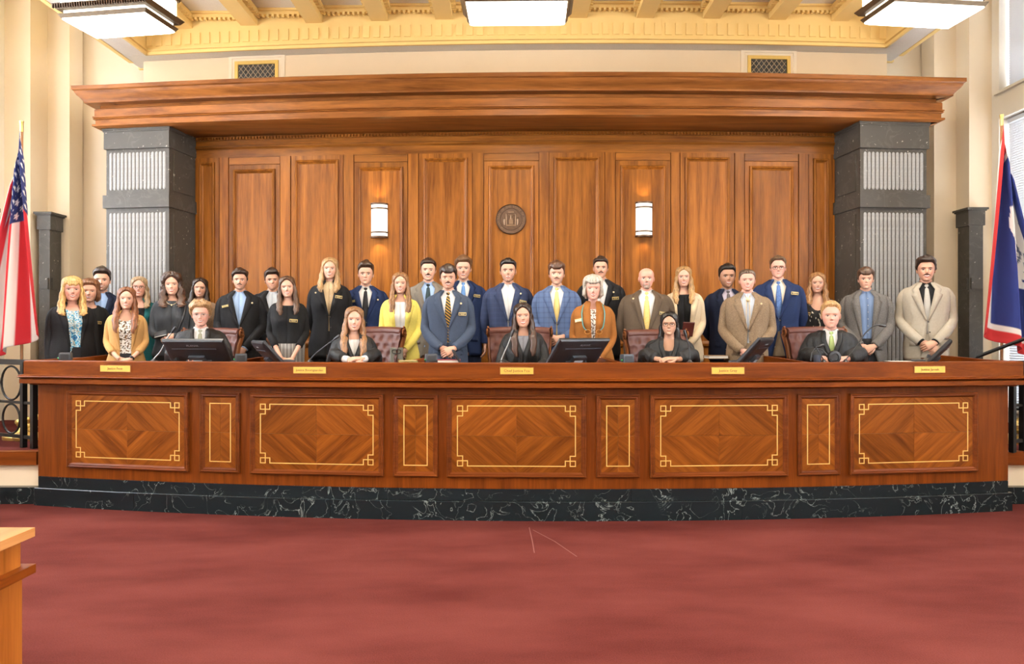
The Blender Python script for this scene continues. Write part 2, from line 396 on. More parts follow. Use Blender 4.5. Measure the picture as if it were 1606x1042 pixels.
# ---- wood panelled rear wall
WDp = 9.2
wx0, wx1 = XX(300, WDp), XX(1312, WDp)
wall_wood = struct(sweep([(0, PZ), (0, 3.948), (-.12, 3.948), (-.12, PZ)], wx0, wx1, WDp).build('wall_panelled', w_v))
zt = lambda py: ZZ(py, WDp)
sweep([(0, zt(213)), (.045, zt(213)), (.045, zt(207.3)), (0, zt(207.3))], wx0, wx1, WDp).build('dentil_rail', w_h, wall_wood)
mb = MB(); X = wx0+.02
while X < wx1:
    mb.box((X, bendY(X, WDp)-.055, zt(210.5)), (.022, .022, .028), ang(X, WDp)); X += .04
tag(mb.build('dentils', w_h, wall_wood, False), kind='stuff')
sweep([(0, zt(221)), (.022, zt(221)), (.022, zt(213)), (0, zt(213))], wx0, wx1, WDp).build('frieze_board', w_h, wall_wood)
sweep([(0, zt(227)), (.02, zt(227)), (.038, zt(224)), (.038, zt(222)), (.03, zt(221)), (0, zt(221))], wx0, wx1, WDp).build('picture_moulding', w_h, wall_wood)
sweep([(0, zt(240)), (.014, zt(240)), (.014, zt(227)), (0, zt(227))], wx0, wx1, WDp).build('rail', w_h, wall_wood)
sweep([(0, zt(520)), (.05, zt(521)), (.05, zt(516)), (.03, zt(512)), (0, zt(511))], wx0, wx1, WDp).build('chair_rail', w_h, wall_wood)
sweep([(0, zt(543)), (.035, zt(543)), (.045, zt(539)), (.03, zt(535)), (0, zt(535))], wx0, wx1, WDp).build('chair_rail', w_h, wall_wood)
sweep([(0, PZ), (.05, PZ), (.05, PZ+.22), (.02, PZ+.25), (0, PZ+.25)], wx0, wx1, WDp).build('skirting', w_h, wall_wood)
PAN = [(307, 345, 1), (360, 440, 0), (457, 539, 1), (556, 640, 0), (657, 741, 1), (759, 845, 0), (861, 948, 1), (965, 1051, 0), (1066, 1151, 1), (1167, 1251, 0), (1267, 1306, 1)]
WALLP = {}
def local_frame(pa, pb, D, pr=0):
    A, B_ = UV(pa, 0, D), UV(pb, 0, D)
    c = (A+B_)/2; a = atan2(B_.y-A.y, B_.x-A.x); w = sqrt((B_.x-A.x)**2+(B_.y-A.y)**2)
    return c.x, c.y-pr, a, w
zbot = zt(512)
for i, (pa, pb, hi) in enumerate(PAN):
    x, y, a, w = local_frame(pa, pb, WDp); ztop = zt(239.5 if hi else 252.5); h = ztop-zbot; zc = (ztop+zbot)/2
    mb = MB()
    mb.frame(w, h, [(.004, -.01), (.004, .016), (.056, .016), (.060, .008), (.062, .036), (.074, .044), (.084, .038), (.088, .020), (.098, .014), (.108, .003), (.108, -.01)])
    mb.build('panel_moulding', w_v, wall_wood, angle=20, loc=(x, y, zc), rz=a)
    mb = MB(); mb.box((0, 0, 0), (w-.2, .012, h-.2)); mb.build('panel', w_v, wall_wood, False, loc=(x, y, zc), rz=a)
    WALLP[i] = (x, y, a)
    if not hi:   # short rail above the lower panels
        mb = MB(); mb.box((0, 0, 0), (w-.006, .036, zt(240)-ztop-.010)); mb.build('rail', w_h, wall_wood, False, loc=(x, y, (zt(240)+ztop)/2), rz=a)
    if i < len(PAN)-1:
        x2, y2, a2, w2 = local_frame(pb+.4, PAN[i+1][0]-.4, WDp)
        mb = MB(); mb.box((0, 0, 0), (w2-.006, .048, zt(240)-zbot)); mb.build('stile', w_v, wall_wood, False, loc=(x2, y2, (zt(240)+zbot)/2), rz=a2)
    mb = MB(); mb.box((0, 0, 0), (w-.03, .02, zt(545)-PZ-.28)); mb.build('wainscot_board', w_v, wall_wood, False, loc=(x, y, (zt(545)+PZ+.26)/2), rz=a)
# ---- entablature over the bench
ED = 8.52
ex0, ex1 = XX(148, ED), XX(1478, ED)
ent = tag(empty('wooden_entablature'), 'wide carved walnut cornice spanning both stone columns', 'cornice')
zb = ZZ(180.5, ED)
K = .42/70.0
zz = lambda py: zb + (180.5-py)*K
e_h = wood('cornice_walnut', (.115, .034, .0075), (.32, .115, .026), 'x')
def ent_part(name, prof, mat=e_h, nseg=1): 
    return sweep(prof, ex0, ex1, ED, 40, back=.62).build(name, mat, ent, angle=25)
ent_part('top_board', [(-.5, zz(110)), (.175, zz(110)), (.175, zz(117)), (.16, zz(119)), (-.5, zz(119))])
ent_part('crown_moulding', [(-.5, zz(119)), (.155, zz(119)), (.15, zz(122)), (.135, zz(126)), (.105, zz(131)), (.085, zz(135)), (.08, zz(137)), (.08, zz(139)), (-.5, zz(139))])
ent_part('soffit_fillet', [(-.5, zz(139)), (-.045, zz(139)), (-.045, zz(147)), (-.5, zz(147))])  # recess shaped deep so a dark shadow line falls under the crown
ent_part('frieze_board', [(-.5, zz(146)), (-.02, zz(146)), (.0, zz(148)), (.0, zz(162)), (-.5, zz(162))])
ent_part('reeded_moulding', [(-.5, zz(162)), (.016, zz(162)), (.016, zz(164)), (.004, zz(165)), (.014, zz(166.5)), (.004, zz(168)), (-.5, zz(168))])
ent_part('lower_board', [(-.5, zz(168)), (-.008, zz(168)), (-.008, zz(177)), (.02, zz(177.5)), (.02, zz(181)), (-.03, zz(184)), (-.5, zz(184))])
sweep([(-.02, zb-.012), (-.02, zb+.02), (-.75, zb+.02), (-.75, zb-.012)], ex0, ex1, ED).build('soffit_board', wood('walnut_soffit', (.09, .026, .006), (.22, .07, .015), 'x', .8), ent)
# ---- stone columns
for side, (pa, pb, pin) in enumerate(((164, 266, 305), (1348, 1456, 1307))):
    col = tag(empty('stone_column'), 'black fossil stone column with grey reeding at the %s end of the panelled wall' % ('flag of stars and stripes' if side == 0 else 'window'), 'column', 'stone columns carrying the wooden cornice')
    col['label'] = 'black stone column with grey reeding, %s' % ('to the left of the panelled wall' if side == 0 else 'to the right of the panelled wall behind the beige suit')
    x, y, a, w = local_frame(pa, pb, 8.60); dp = .62
    col.location = (x, y, PZ); col.rotation_euler = (0, 0, a)
    q = lambda py: ZZ(py, y) - PZ
    zcap = zb - PZ - .014
    mb = MB(); mb.box((0, dp/2+.012, zcap/2), (w-.03, dp, zcap)); mb.build('shaft', m_black, col, False)
    mb = MB(); mb.box((0, dp/2, (q(233)+zcap)/2), (w, dp+.03, zcap-q(233))); mb.build('capital_block', m_black, col, False)
    mb = MB(); mb.box((0, dp/2, zcap-.014), (w+.03, dp+.06, .022)); mb.box((0, dp/2, zcap-.035), (w+.016, dp+.045, .02)); mb.build('capital_moulding', m_black, col, False)
    mb = MB(); mb.box((0, dp/2, (q(306)+q(326))/2), (w+.012, dp+.05, q(306)-q(326))); mb.build('band_block', m_black, col, False)
    mb = MB(); mb.box((0, dp/2, .18), (w+.03, dp+.05, .36)); mb.build('base_block', m_black, col, False)
    # side inset panels
    for sx in (-1, 1):
        for za, zb2 in ((q(298), q(240)), (.45, q(335))):
            mb = MB(); mb.box((sx*(w/2-.012), dp/2, (za+zb2)/2), (.014, dp-.2, zb2-za)); mb.build('side_panel', m_black, col, False)
    nfl = 15; sp = (w-.10)/nfl
    for za, zb2 in ((q(298), q(238)), (.5, q(333))):
        mb = MB(); rr = sp*.40; rows = []; hh = (zb2-za)/2
        zs = [(-hh, 0), (-hh+rr*.3, .6), (-hh+rr*.9, .95), (-hh+rr*1.6, 1), (hh-rr*1.6, 1), (hh-rr*.9, .95), (hh-rr*.3, .6), (hh, 0)]
        for z, s_ in zs: rows.append([(rr*s_*cos(t), .002-.012*s_*sin(t), z) for t in [pi*k/6 for k in range(7)]])
        mb.grid(rows); fo = mb.build('reed', m_flute, col); me = fo.data
        for i in range(nfl):
            o = fo if i == 0 else link('reed', me, col)
            o.location = (-w/2+.05+(i+.5)*sp, .012, (za+zb2)/2)
# ---- side pilasters of stone and wainscot beside the windows
for side, (pa, pb, top) in enumerate(((62, 77, 333), (1521, 1541, 326))):
    D2 = 8.85 if side == 0 else 9.1; x, y, a, w = local_frame(pa, pb, D2)
    p = tag(empty('stone_pilaster', (x, y, PZ)), 'short black stone pilaster %s' % ('beside the stars and stripes flag' if side == 0 else 'between the beige suited man and the window'), 'pilaster', 'short stone pilasters by the side walls')
    zt_ = ZZ(top, y)-PZ; sg = -1 if side == 0 else 1
    mb = MB(); mb.box((0, .12, zt_/2), (w, .24, zt_-.03)); mb.build('shaft', m_black, p, False)
    mb = MB(); mb.box((0, .12, zt_-.12), (w+.035, .27, .19)); mb.build('capital_block', m_black, p, False)
    mb = MB(); mb.box((0, .12, zt_-.012), (w+.09, .33, .024)); mb.box((0, .12, zt_-.03), (w+.06, .30, .02)); mb.build('capital_moulding', m_black, p, False)
    mb = MB(); mb.box((0, -.005, ZZ(445, y)-PZ), (w*.8, .03, .14)); mb.build('boss', m_black, p, False)
    mb = MB(); mb.box((-sg*w/2, .12, ZZ(445, y)-PZ), (.03, .17, .14)); mb.build('boss', m_black, p, False)
    mb = MB(); mb.box((0, .12, .15), (w+.04, .27, .3)); mb.build('base_block', m_black, p, False)
# left wood wainscot behind the flag
xw = UV(62, 0, 9.5).x
wn = struct(MB().build('wall_wainscot', w_v)); 
zt_ = ZZ(333, 9.6)
for (x0, x1) in ((XL+.0, xw),):
    mb = MB(); mb.box(((x0+x1)/2, 9.30, (PZ+zt_)/2), (x1-x0, .08, zt_-PZ)); mb.build('board', w_v, wn, False)
    mb = MB(); mb.box(((x0+x1)/2, 9.28, zt_-.02), (x1-x0+.04, .14, .05)); mb.box(((x0+x1)/2, 9.285, zt_-.14), (x1-x0, .11, .03)); mb.build('cap_moulding', w_h, wn, False)
    mb = MB(); mb.box(((x0+x1)/2, 9.24, PZ+.10), (x1-x0, .06, .2)); mb.build('base_slab', m_green, wn, False)
# ---- vents in the upper wall
for side, (pa, pb, pt) in enumerate(((369, 437, 96), (1172, 1239, 88))):
    x, y, a, w = local_frame(pa, pb, UD); z1 = ZZ(pt, y); z0 = z1-.25
    v = tag(empty('wall_vent', (x, y, (z0+z1)/2), a), 'brass latticed wall vent above the cornice, ' + ('left one' if side == 0 else 'right one'), 'vent', 'brass wall vents')
    h = z1-z0
    mb = MB(); mb.frame(w+.16, h+.16, [(0, 0), (0, .008), (.04, .012), (.045, .002), (.08, .006), (.08, 0)]); mb.build('plaster_surround', m_cream, v, False)
    mb = MB(); mb.frame(w, h, [(0, 0), (0, .02), (.04, .02), (.045, 0)]); mb.build('brass_frame', plain('bright_brass', (.62, .42, .12), .4, .5), v, False)
    mb = MB(); mb.box((0, 0, 0), (w-.08, .01, h-.08)); mb.build('dark_backing', m_plastic, v, False)
    mb = MB(); n = 7
    for i in range(-3, 12):
        for sg in (-1, 1):
            x_ = -w/2+.045+i*.062
            pts = []
            for k in range(7):
                zq = -h/2+.04+(h-.08)*k/6; xq = x_+sg*(h-.08)*k/6*.8
                if abs(xq) < w/2-.042: pts.append((xq, -.008, zq))
            if len(pts) > 1: mb.tube(pts, .004, 4)
    tag(mb.build('lattice', plain('pale_lattice', (.45, .36, .24), .5, .3), v), kind='stuff')
# ---- bronze seal
x, y, a = WALLP[5]; zc = ZZ(344.5, y)
seal = tag(empty('bronze_seal', (UV(801.5, 0, WDp).x, y-.012, zc), a), 'round dark bronze state seal on the centre wall panel', 'seal')
rS = .182
def disc(name, prof, mat=m_bronze):
    mb = MB(); n = 48
    rows = [[(r*cos(2*pi*i/n), -d, r*sin(2*pi*i/n)) for i in range(n)] for r, d in prof]
    mb.grid(rows, True, None, 0, False, True); return mb.build(name, mat, seal)
disc('disc', [(rS, 0), (rS, .018), (rS*.965, .024), (rS*.93, .018), (rS*.74, .016), (rS*.73, .022), (rS*.70, .022), (rS*.69, .013), (rS*.2, .013)])
txt = 'GREAT SEAL OF THE STATE OF WYOMING'
mb = MB()
for i, ch in enumerate(txt):
    if ch == ' ': continue
    tme = text_mesh(ch, .034, .003); an = pi*1.28 - (i+.5)/len(txt)*pi*1.56
    Mx = Matrix.Rotation(-(an-pi/2), 4, 'Y') @ Matrix.Rotation(pi/2, 4, 'X')
    base = len(mb.V)
    for vv in tme.vertices: mb.v(Mx @ vv.co + Vector((rS*.835*cos(an), -.020, rS*.835*sin(an))))
    for p in tme.polygons: mb.f([base+k for k in p.vertices])
    bpy.data.meshes.remove(tme)
mb.build('lettering', plain('rubbed_bronze', (.17, .10, .055), .4, .6), seal, False)
mb = MB()
mb.box((0, -.018, -.075), (.12, .014, .018)); mb.box((0, -.018, -.035), (.05, .016, .05)); mb.box((0, -.018, .0), (.032, .016, .02))
mb.tube([(0, -.018, .005), (0, -.02, .045)], [.012, .008], 8); mb.ell((0, -.02, .055), (.008, .008, .01))
mb.tube([(-.008, -.02, .04), (-.03, -.02, .06)], .004, 6); mb.tube([(.008, -.02, .04), (.03, -.02, .055)], .004, 6)
mb.box((0, -.016, .085), (.07, .012, .014))
for sx in (-1, 1):
    mb.tube([(sx*.055, -.018, -.068), (sx*.055, -.018, .045)], .007, 8); mb.ell((sx*.055, -.018, .055), (.010, .008, .012))
    mb.tube([(sx*.078, -.018, -.07), (sx*.08, -.02, -.03), (sx*.078, -.02, .0)], [.010, .013, .012], 8); mb.ell((sx*.078, -.02, .016), (.009, .009, .011))
    mb.tube([(sx*.07, -.02, -.005), (sx*.055, -.022, -.02)], .005, 6)
mb.build('figures', plain('rubbed_bronze', (.17, .10, .055), .4, .6), seal)
# ---- wall sconces
for side, (pc_, pt, pb_) in enumerate(((595.5, 320, 374), (1009.5, 318, 372.5))):
    i = 3 if side == 0 else 7; x, y, a = WALLP[i]
    X = UV(pc_, 0, WDp).x; z1, z0 = ZZ(pt, y), ZZ(pb_, y); h = z1-z0; w = 26.5*y/F
    s = tag(empty('wall_sconce', (X, y-.012, z0), a), 'lit half-round wall sconce ' + ('left of the bronze seal' if side == 0 else 'right of the bronze seal'), 'sconce', 'wall sconces on the panelling')
    def half(name, z0_, z1_, r, mat, dd=.085):
        mb = MB(); arc = [pi*k/14 for k in range(15)]
        rows = [[(r*cos(t), -dd*sin(t)**.8, z) for t in arc] for z in (z0_, z1_)]
        mb.grid(rows); n = len(arc); mb.f(list(range(n))[::-1]); mb.f([n+k for k in range(n)]); return mb.build(name, mat, s)
    half('glass_shade', .012, h-.012, w/2-.004, m_sconce)
    for z in (0, h-.02): half('end_cap', z, z+.02, w/2+.004, m_bronze, .098)
    for z in (.056, h-.074): half('band', z, z+.018, w/2+.001, m_bronze, .093)
    mb = MB(); mb.box((0, .004, h/2), (w*.8, .012, h*.9)); mb.build('back_plate', m_bronze, s, False)
    for zz_, rx in ((h+.02, pi), (-.02, 0)):
        li = bpy.data.lights.new('sconce_light', 'SPOT'); li.energy = 5; li.color = (1, .72, .32); li.spot_size = R(110); li.spot_blend = .8; li.shadow_soft_size = .03
        lo = bpy.data.objects.new('sconce_light', li); COL.objects.link(lo); lo.parent = s; lo.location = (0, -.06, zz_); lo.rotation_euler = (rx, 0, 0)
# ---- pendant box lamps
def pendant(px, py_near, wpx, D, label, z=None, power=LAMP_W, up=UP_W):
    if z is None:
        c = UV(px, py_near, D); x, y, z = c.x, c.y, c.z; a = ang(x, D)*.8
    else: x, y, a = px, D, 0
    w = wpx*y/F if wpx > 5 else wpx; d = w*.56
    e = tag(empty('pendant_lamp', (x, y+d/2, z), a), label, 'lamp', 'square pendant lamps')
    def slab(name, w_, d_, z0, z1, mat, flare=0):
        mb = MB(); rows = [[(sx*(w_/2+q), sy*(d_/2+q), zz_) for sx, sy in ((-1, -1), (1, -1), (1, 1), (-1, 1))] for zz_, q in ((z0, 0), (z1, flare))]
        mb.grid(rows, True, None, 0, True, True); return mb.build(name, mat, e, False)
    slab('bottom_glass', w-.10, d-.10, -.02, .0, m_lit, .03)
    slab('bottom_glass', w-.035, d-.035, .0, .012, m_lit)
    slab('lower_rim', w-.02, d-.02, .012, .045, m_rim, .02)
    slab('glass_band', w-.05, d-.05, .045, .085, m_litside)
    slab('upper_rim', w+.04, d+.04, .085, .125, m_rim, .03)
    slab('side_glass', w-.01, d-.01, .125, .30, m_lit)
    slab('top_rim', w+.03, d+.03, .30, .34, m_rim, .02)
    me = None; n = int((w+.08)/.025)
    mb = MB()
    for i in range(n): mb.box((-(w+.08)/2+(i+.5)*(w+.08)/n, -d/2-.042, .105), (.009, .02, .042))
    tag(mb.build('rim_reeding', m_bronze, e, False), kind='stuff')
    for sx in (-.3, .3):
        mb = MB(); mb.tube([(sx*w, 0, .34), (sx*w, 0, 5.36-z)], .012, 8); mb.build('stem', m_brass, e)
    li = bpy.data.lights.new('pendant_light', 'AREA'); li.shape = 'RECTANGLE'; li.size = w; li.size_y = d; li.energy = power; li.color = (1, .90, .74)
    lo = bpy.data.objects.new('pendant_light', li); COL.objects.link(lo); lo.parent = e; lo.location = (0, 0, -.03)
    if wpx <= 5: return e
    li = bpy.data.lights.new('pendant_uplight', 'AREA'); li.shape = 'RECTANGLE'; li.size = w; li.size_y = d; li.energy = up; li.color = (1, .86, .62)
    lo = bpy.data.objects.new('pendant_uplight', li); COL.objects.link(lo); lo.parent = e; lo.location = (0, 0, .36); lo.rotation_euler = (pi, 0, 0)
    return e
pendant(166, 24.5, 150, 6.55, 'bright square pendant lamp at the left, nearest the flag of stars and stripes')
pendant(811, 3, 166, 6.55, 'bright square pendant lamp above the bronze seal')
pendant(1471, 7, 158, 6.55, 'bright square pendant lamp at the right, nearest the windows')
for yy in (2.6, -1.6):  # extra pendants added out of view to light the room from the front
    for xx in (-3.4, 0, 3.4): pendant(xx, 0, .9, yy, 'added pendant lamp out of view, lighting the room from the front', z=4.4, power=REAR_W)

# ================================================================== THE BENCH
FD = 6.30                                             # front face
bench = tag(empty('judges_bench'), 'long walnut judges bench with brass-inlaid veneer panels on a dark marble base', 'bench')
bx0, bx1 = XX(60, FD), XX(1581, FD)
zf = lambda py: ZZ(py, FD)
sweep([(0, .25), (0, 1.09), (-.05, 1.09), (-.05, .25)], bx0, bx1, FD, 40, back=.5).build('front_board', b_v, bench)
sweep([(-.06, 1.17), (.08, 1.17), (.08, 1.286), (.074, 1.292), (-.03, 1.292), (-.03, 1.24), (-.06, 1.24)], bx0, bx1, FD, 40, back=.75).build('top_rail', b_h, bench, angle=25)
sweep([(-.05, 1.135), (.085, 1.135), (.105, 1.14), (.12, 1.150), (.112, 1.158), (.115, 1.163), (.098, 1.17), (-.05, 1.17)], bx0, bx1, FD, 40, back=.75).build('cap_moulding', b_h, bench, angle=25)
sweep([(-.05, 1.075), (.045, 1.075), (.05, 1.082), (.105, 1.092), (.105, 1.128), (.085, 1.135), (-.05, 1.135)], bx0, bx1, FD, 40, back=.75).build('lower_moulding', b_h, bench, angle=25)
sweep([(-.05, 1.24), (-.05, 1.268), (-.60, 1.268), (-.60, 1.24)], bx0+.05, bx1-.05, FD).build('desk_top', b_h, bench)
# marble plinth: two courses of slabs
slabs = [62, 330, 655, 990, 1250, 1579]
for pa, pb in zip(slabs[:-1], slabs[1:]):
    xa, xb = XX(pa, FD), XX(pb, FD)
    sweep([(.02, .0), (.02, .252), (-.3, .252), (-.3, 0)], xa+.001, xb-.001, FD, 10).build('upper_plinth_slab', m_green, bench)
slabs = [60, 215, 520, 840, 1160, 1410, 1581]
for pa, pb in zip(slabs[:-1], slabs[1:]):
    xa, xb = XX(pa, FD), XX(pb, FD)
    sweep([(.06, .0), (.06, .152), (.054, .158), (.02, .158), (.02, 0)], xa+.001, xb-.001, FD, 10).build('lower_plinth_slab', m_green, bench)
# side boards of the bench
for X in (bx0, bx1):
    y0 = bendY(X, FD)
    sg = 1 if X < 0 else -1
    mb = MB(); mb.box((X+sg*.03, y0+.62, .77), (.04, 1.2, 1.04)); mb.build('side_board', b_y, bench, False)
# wings: low side rails rising above the desk, and dividers between the desks
def rail_piece(name, pa, pya, Da, pb, pyb, Db, th=.05, drop=.12, mat=b_y):
    A, B_ = UV(pa, pya, Da), UV(pb, pyb, Db)
    d = (B_-A); n = Vector((-d.y, d.x, 0)).normalized()*th/2
    mb = MB(); zb_ = 1.242
    rows = []
    for p in (A, B_): rows.append([p-n, p+n, Vector((p.x+n.x, p.y+n.y, min(zb_, p.z-.02))), Vector((p.x-n.x, p.y-n.y, min(zb_, p.z-.02)))])
    mb.grid(rows, True, None, 0, True, True); o = mb.build(name, mat, bench, False)
    return o
rail_piece('side_rail', 50, 569, 6.36, 169, 557, 7.5)
rail_piece('side_rail', 1590, 568.5, 6.36, 1478, 557.5, 7.3)
rail_piece('divider', 352, 569, 6.40, 412, 560, 7.0)
rail_piece('divider', 628, 570, 6.40, 662, 562, 7.0)
rail_piece('divider', 978, 570, 6.40, 939, 560, 7.05)
rail_piece('divider', 1285, 571, 6.40, 1201, 558.5, 7.2)
# veneer panels
BP = [(108, 297, 1), (315, 377, 0), (394, 602, 1), (617, 687, 0), (701, 919, 1), (935, 1003, 0), (1019, 1234, 1), (1250, 1316, 0), (1331, 1530, 1)]
pz1, pz0 = zf(619.5), zf(749)
for pa, pb, big in BP:
    x, y, a, w = local_frame(pa, pb, FD); h = pz1-pz0; y -= .014 if big else .002
    pn = empty('veneer_panel', (x, y, (pz0+pz1)/2), a); pn.parent = bench
    mb = MB(); mb.frame(w, h, [(0, -.016), (0, .016), (.006, .022), (.012, .022), (.018, .016), (.026, .018), (.034, .012), (.042, .002), (.042, -.006)]); mb.build('panel_moulding', wood('bench_moulding', (.075, .016, .0035), (.17, .042, .008), 'x'), pn, angle=20)
    iw, ih = w-.08, h-.08
    for sx in (-1, 1):
        for sz in (-1, 1):
            mb = MB(); mb.box((sx*iw/4, 0, sz*ih/4), (iw/2-.0012, .006, ih/2-.0012))
            mb.build('veneer_leaf', (v_p if sx*sz < 0 else v_m) if big else (v_p if sx*sz > 0 else v_m), pn, False)
    iy = -.0042
    mb = MB(); t = .0075
    def line(x0, z0, x1, z1):
        mb.box(((x0+x1)/2, iy, (z0+z1)/2), (abs(x1-x0)+t, .003, abs(z1-z0)+t))
    if big:
        ax, az, c, g = w/2-.088, h/2-.092, .043, .040
        for sz in (-1, 1): line(-ax+c+g, sz*az, ax-c-g, sz*az)
        for sx in (-1, 1): line(sx*ax, -az+c+g, sx*ax, az-c-g)
        for sx in (-1, 1):
            for sz in (-1, 1):
                X0, Z0 = sx*ax, sz*az; X1, Z1 = sx*(ax-c), sz*(az-c); X2, Z2 = sx*(ax-c-g), sz*(az-c-g)
                line(X0, Z0, X1, Z0); line(X0, Z0, X0, Z1); line(X1, Z0, X1, Z2+0*sz); line(X0, Z1, X2, Z1)
                line(X2, Z0, X2, Z1); line(X0, Z2, X1, Z2)
    else:
        ax, az = w*.26, h/2-.092
        for sz in (-1, 1): line(-ax, sz*az, ax, sz*az)
        for sx in (-1, 1): line(sx*ax, -az, sx*ax, az)
    mb.build('brass_inlay', m_inlay, pn, False)
# brass name plates
for pa, pb, ya, yb, txt, lab in ((166, 212, 576.5, 586.5, 'Justice Fenn', 'brass name plate at the left end of the bench'),
        (465, 515, 579, 589, 'Justice Boomgaarden', 'brass name plate below the long-haired judge with clasped hands'),
        (785, 836, 580, 590, 'Chief Justice Fox', 'brass name plate below the middle judge'),
        (1112, 1162, 580, 590.5, 'Justice Gray', 'brass name plate below the monitor beside the brown tweed jacket'),
        (1426, 1473, 578, 588, 'Justice Jarosh', 'brass name plate at the right end of the bench')):
    x, y, a, w = local_frame(pa, pb, FD); y = bendY(x, FD)-.082
    zc = 1.291-.062
    e = tag(empty('name_plate', (x, y-.003, zc), a), lab, 'name plate', 'brass name plates on the bench')
    mb = MB(); mb.box((0, .002, 0), (w+.012, .006, .064)); mb.build('backing', m_cwood, e, False)
    mb = MB(); mb.box((0, -.002, 0), (w, .004, .052)); mb.build('plate', m_plate, e, False)
    tm = text_mesh(txt, .031, .0006); tm.materials.append(m_ink)
    o = link('lettering', tm, e); o.rotation_euler = (pi/2, 0, 0); o.location = (0, -.0045, 0)
    o.scale = (min(1.0, w*.84/max(.01, max(v.co.x for v in tm.vertices)-min(v.co.x for v in tm.vertices))),)*3 if txt.startswith('Justice B') else (1, 1, 1)

# ================================================================== THINGS ON THE DESK
DZ = 1.269
def monitor(px, D, yaw, label, pyt=533):
    c = UV(px, 569, D)
    e = tag(empty('monitor', (c.x, c.y, DZ), R(yaw)+ang(c.x, D)*.5), label, 'monitor', 'black touch monitors on the bench')
    w, h, tl = .57, .34, R(-42)
    zc = ZZ(pyt, c.y) - DZ - .34/2*cos(tl)
    M = Matrix.Rotation(-tl, 3, 'X')                   # top leans towards the room
    def put(o): o.location = (0, 0, zc); o.rotation_euler = (-tl, 0, 0); return o
    mb = MB(); a, b2 = w/2, h/2
    rows = []
    for ins, yy in ((.004, .018), (0, .014), (0, -.004), (.010, -.016), (.05, -.030), (.07, -.032)):
        rows.append([(-a+ins, yy, -b2+ins), (a-ins, yy, -b2+ins), (a-ins, yy, b2-ins), (-a+ins, yy, b2-ins)])
    mb.grid(rows, True, None, 0, True, True); put(mb.build('housing', m_plastic, e, angle=20))
    mb = MB(); mb.box((0, .0185, 0), (w-.04, .002, h-.04)); put(mb.build('screen', plain('dark_screen', (.01, .01, .012), .1), e, False))
    mb = MB(); mb.box((0, -.034, .085), (w*.72, .006, .012)); put(mb.build('vent_slot', m_plastic2, e, False))
    mb = MB(); mb.box((0, -.045, -.05), (.15, .03, .11)); put(mb.build('mount', m_plastic2, e, False))
    mb = MB(); mb.box((0, -.061, -.05), (.095, .002, .04)); put(mb.build('sticker', plain('pale_sticker', (.45, .52, .6), .5), e, False))
    tm = text_mesh('PLANAR', .030, .0005); tm.materials.append(plain('grey_print', (.22, .24, .28), .4, 0, None, 0, 0))
    o = link('lettering', tm, e); o.location = M @ Vector((0, -.0335, .125)) + Vector((0, 0, zc)); o.rotation_euler = (pi/2-tl, 0, 0)
    mb = MB(); mb.box((0, .10, .012), (.24, .18, .024)); mb.box((0, .05, zc*.45), (.07, .03, max(.05, zc*.9)), rx=.2); mb.build('stand', m_plastic2, e, False)
monitor(311, 6.68, 0, 'black monitor seen from behind in front of the curly-haired judge')
monitor(424, 6.68, -58, 'black monitor turned sideways beside the grey pinstripe skirt', 535.5)
monitor(905, 6.68, 36, 'black monitor in front of the rust-coloured jacket', 532)
monitor(1182, 6.68, 58, 'black monitor leaning in front of the brown tweed jacket', 531)
monitor(1466, 6.68, 60, 'black monitor at the right end before the beige suit', 533)
m_grey = plain('grey_metal', (.30, .30, .29), .35, .8)
def microphone(pts, D, label, mat=None):
    P = [UV(x, y, D) for x, y in pts]; base = Vector((P[0].x, P[0].y, DZ))
    e = tag(empty('gooseneck_microphone', base), label, 'microphone', 'gooseneck microphones on the bench')
    mb = MB(); mb.lathe([(.0, 0), (.035, 0), (.035, .012), (.02, .02), (.010, .035), (0, .035)]); mb.build('base', m_plastic, e)
    Q = [Vector((0, 0, .03))] + [p-base for p in P[1:]]
    sm = []
    for i in range(len(Q)-1):
        p0, p1, p2, p3 = Q[max(0, i-1)], Q[i], Q[i+1], Q[min(len(Q)-1, i+2)]
        for k in range(5):
            t = k/5; sm.append(.5*((2*p1)+(p2-p0)*t+(2*p0-5*p1+4*p2-p3)*t*t+(3*p1-p0-3*p2+p3)*t**3))
    sm.append(Q[-1])
    mb = MB(); mb.tube(sm, .0055, 8); mb.build('gooseneck', mat or m_plastic, e)
    d = (sm[-1]-sm[-2]).normalized()
    mb = MB(); mb.tube([sm[-1]-d*.01, sm[-1], sm[-1]+d*.03, sm[-1]+d*.055, sm[-1]+d*.06], [.006, .011, .013, .012, .004], 10); mb.build('capsule', m_plastic, e)
microphone([(241, 567), (252, 551), (262, 532), (270, 521)], 6.6, 'grey gooseneck microphone left of the curly-haired judge', m_grey)
microphone([(486, 568), (494, 556), (510, 543), (525, 532)], 6.6, 'gooseneck microphone in front of the long-haired judge in the left half')
microphone([(786, 569), (791, 553), (797, 540), (802, 527)], 6.6, 'gooseneck microphone before the middle judge', m_grey)
microphone([(1082, 569), (1081.5, 555), (1080, 541), (1076, 528)], 6.6, 'upright gooseneck microphone beside the judge with glasses and folded hands')
microphone([(1326, 568), (1342, 545), (1357, 523), (1372, 511), (1380, 510.5)], 6.6, 'long gooseneck microphone bending right before the gray blazer')
microphone([(1292, 568), (1286, 555), (1280, 546), (1283, 544)], 6.6, 'short bent microphone beside the clasped hands of the blond judge')
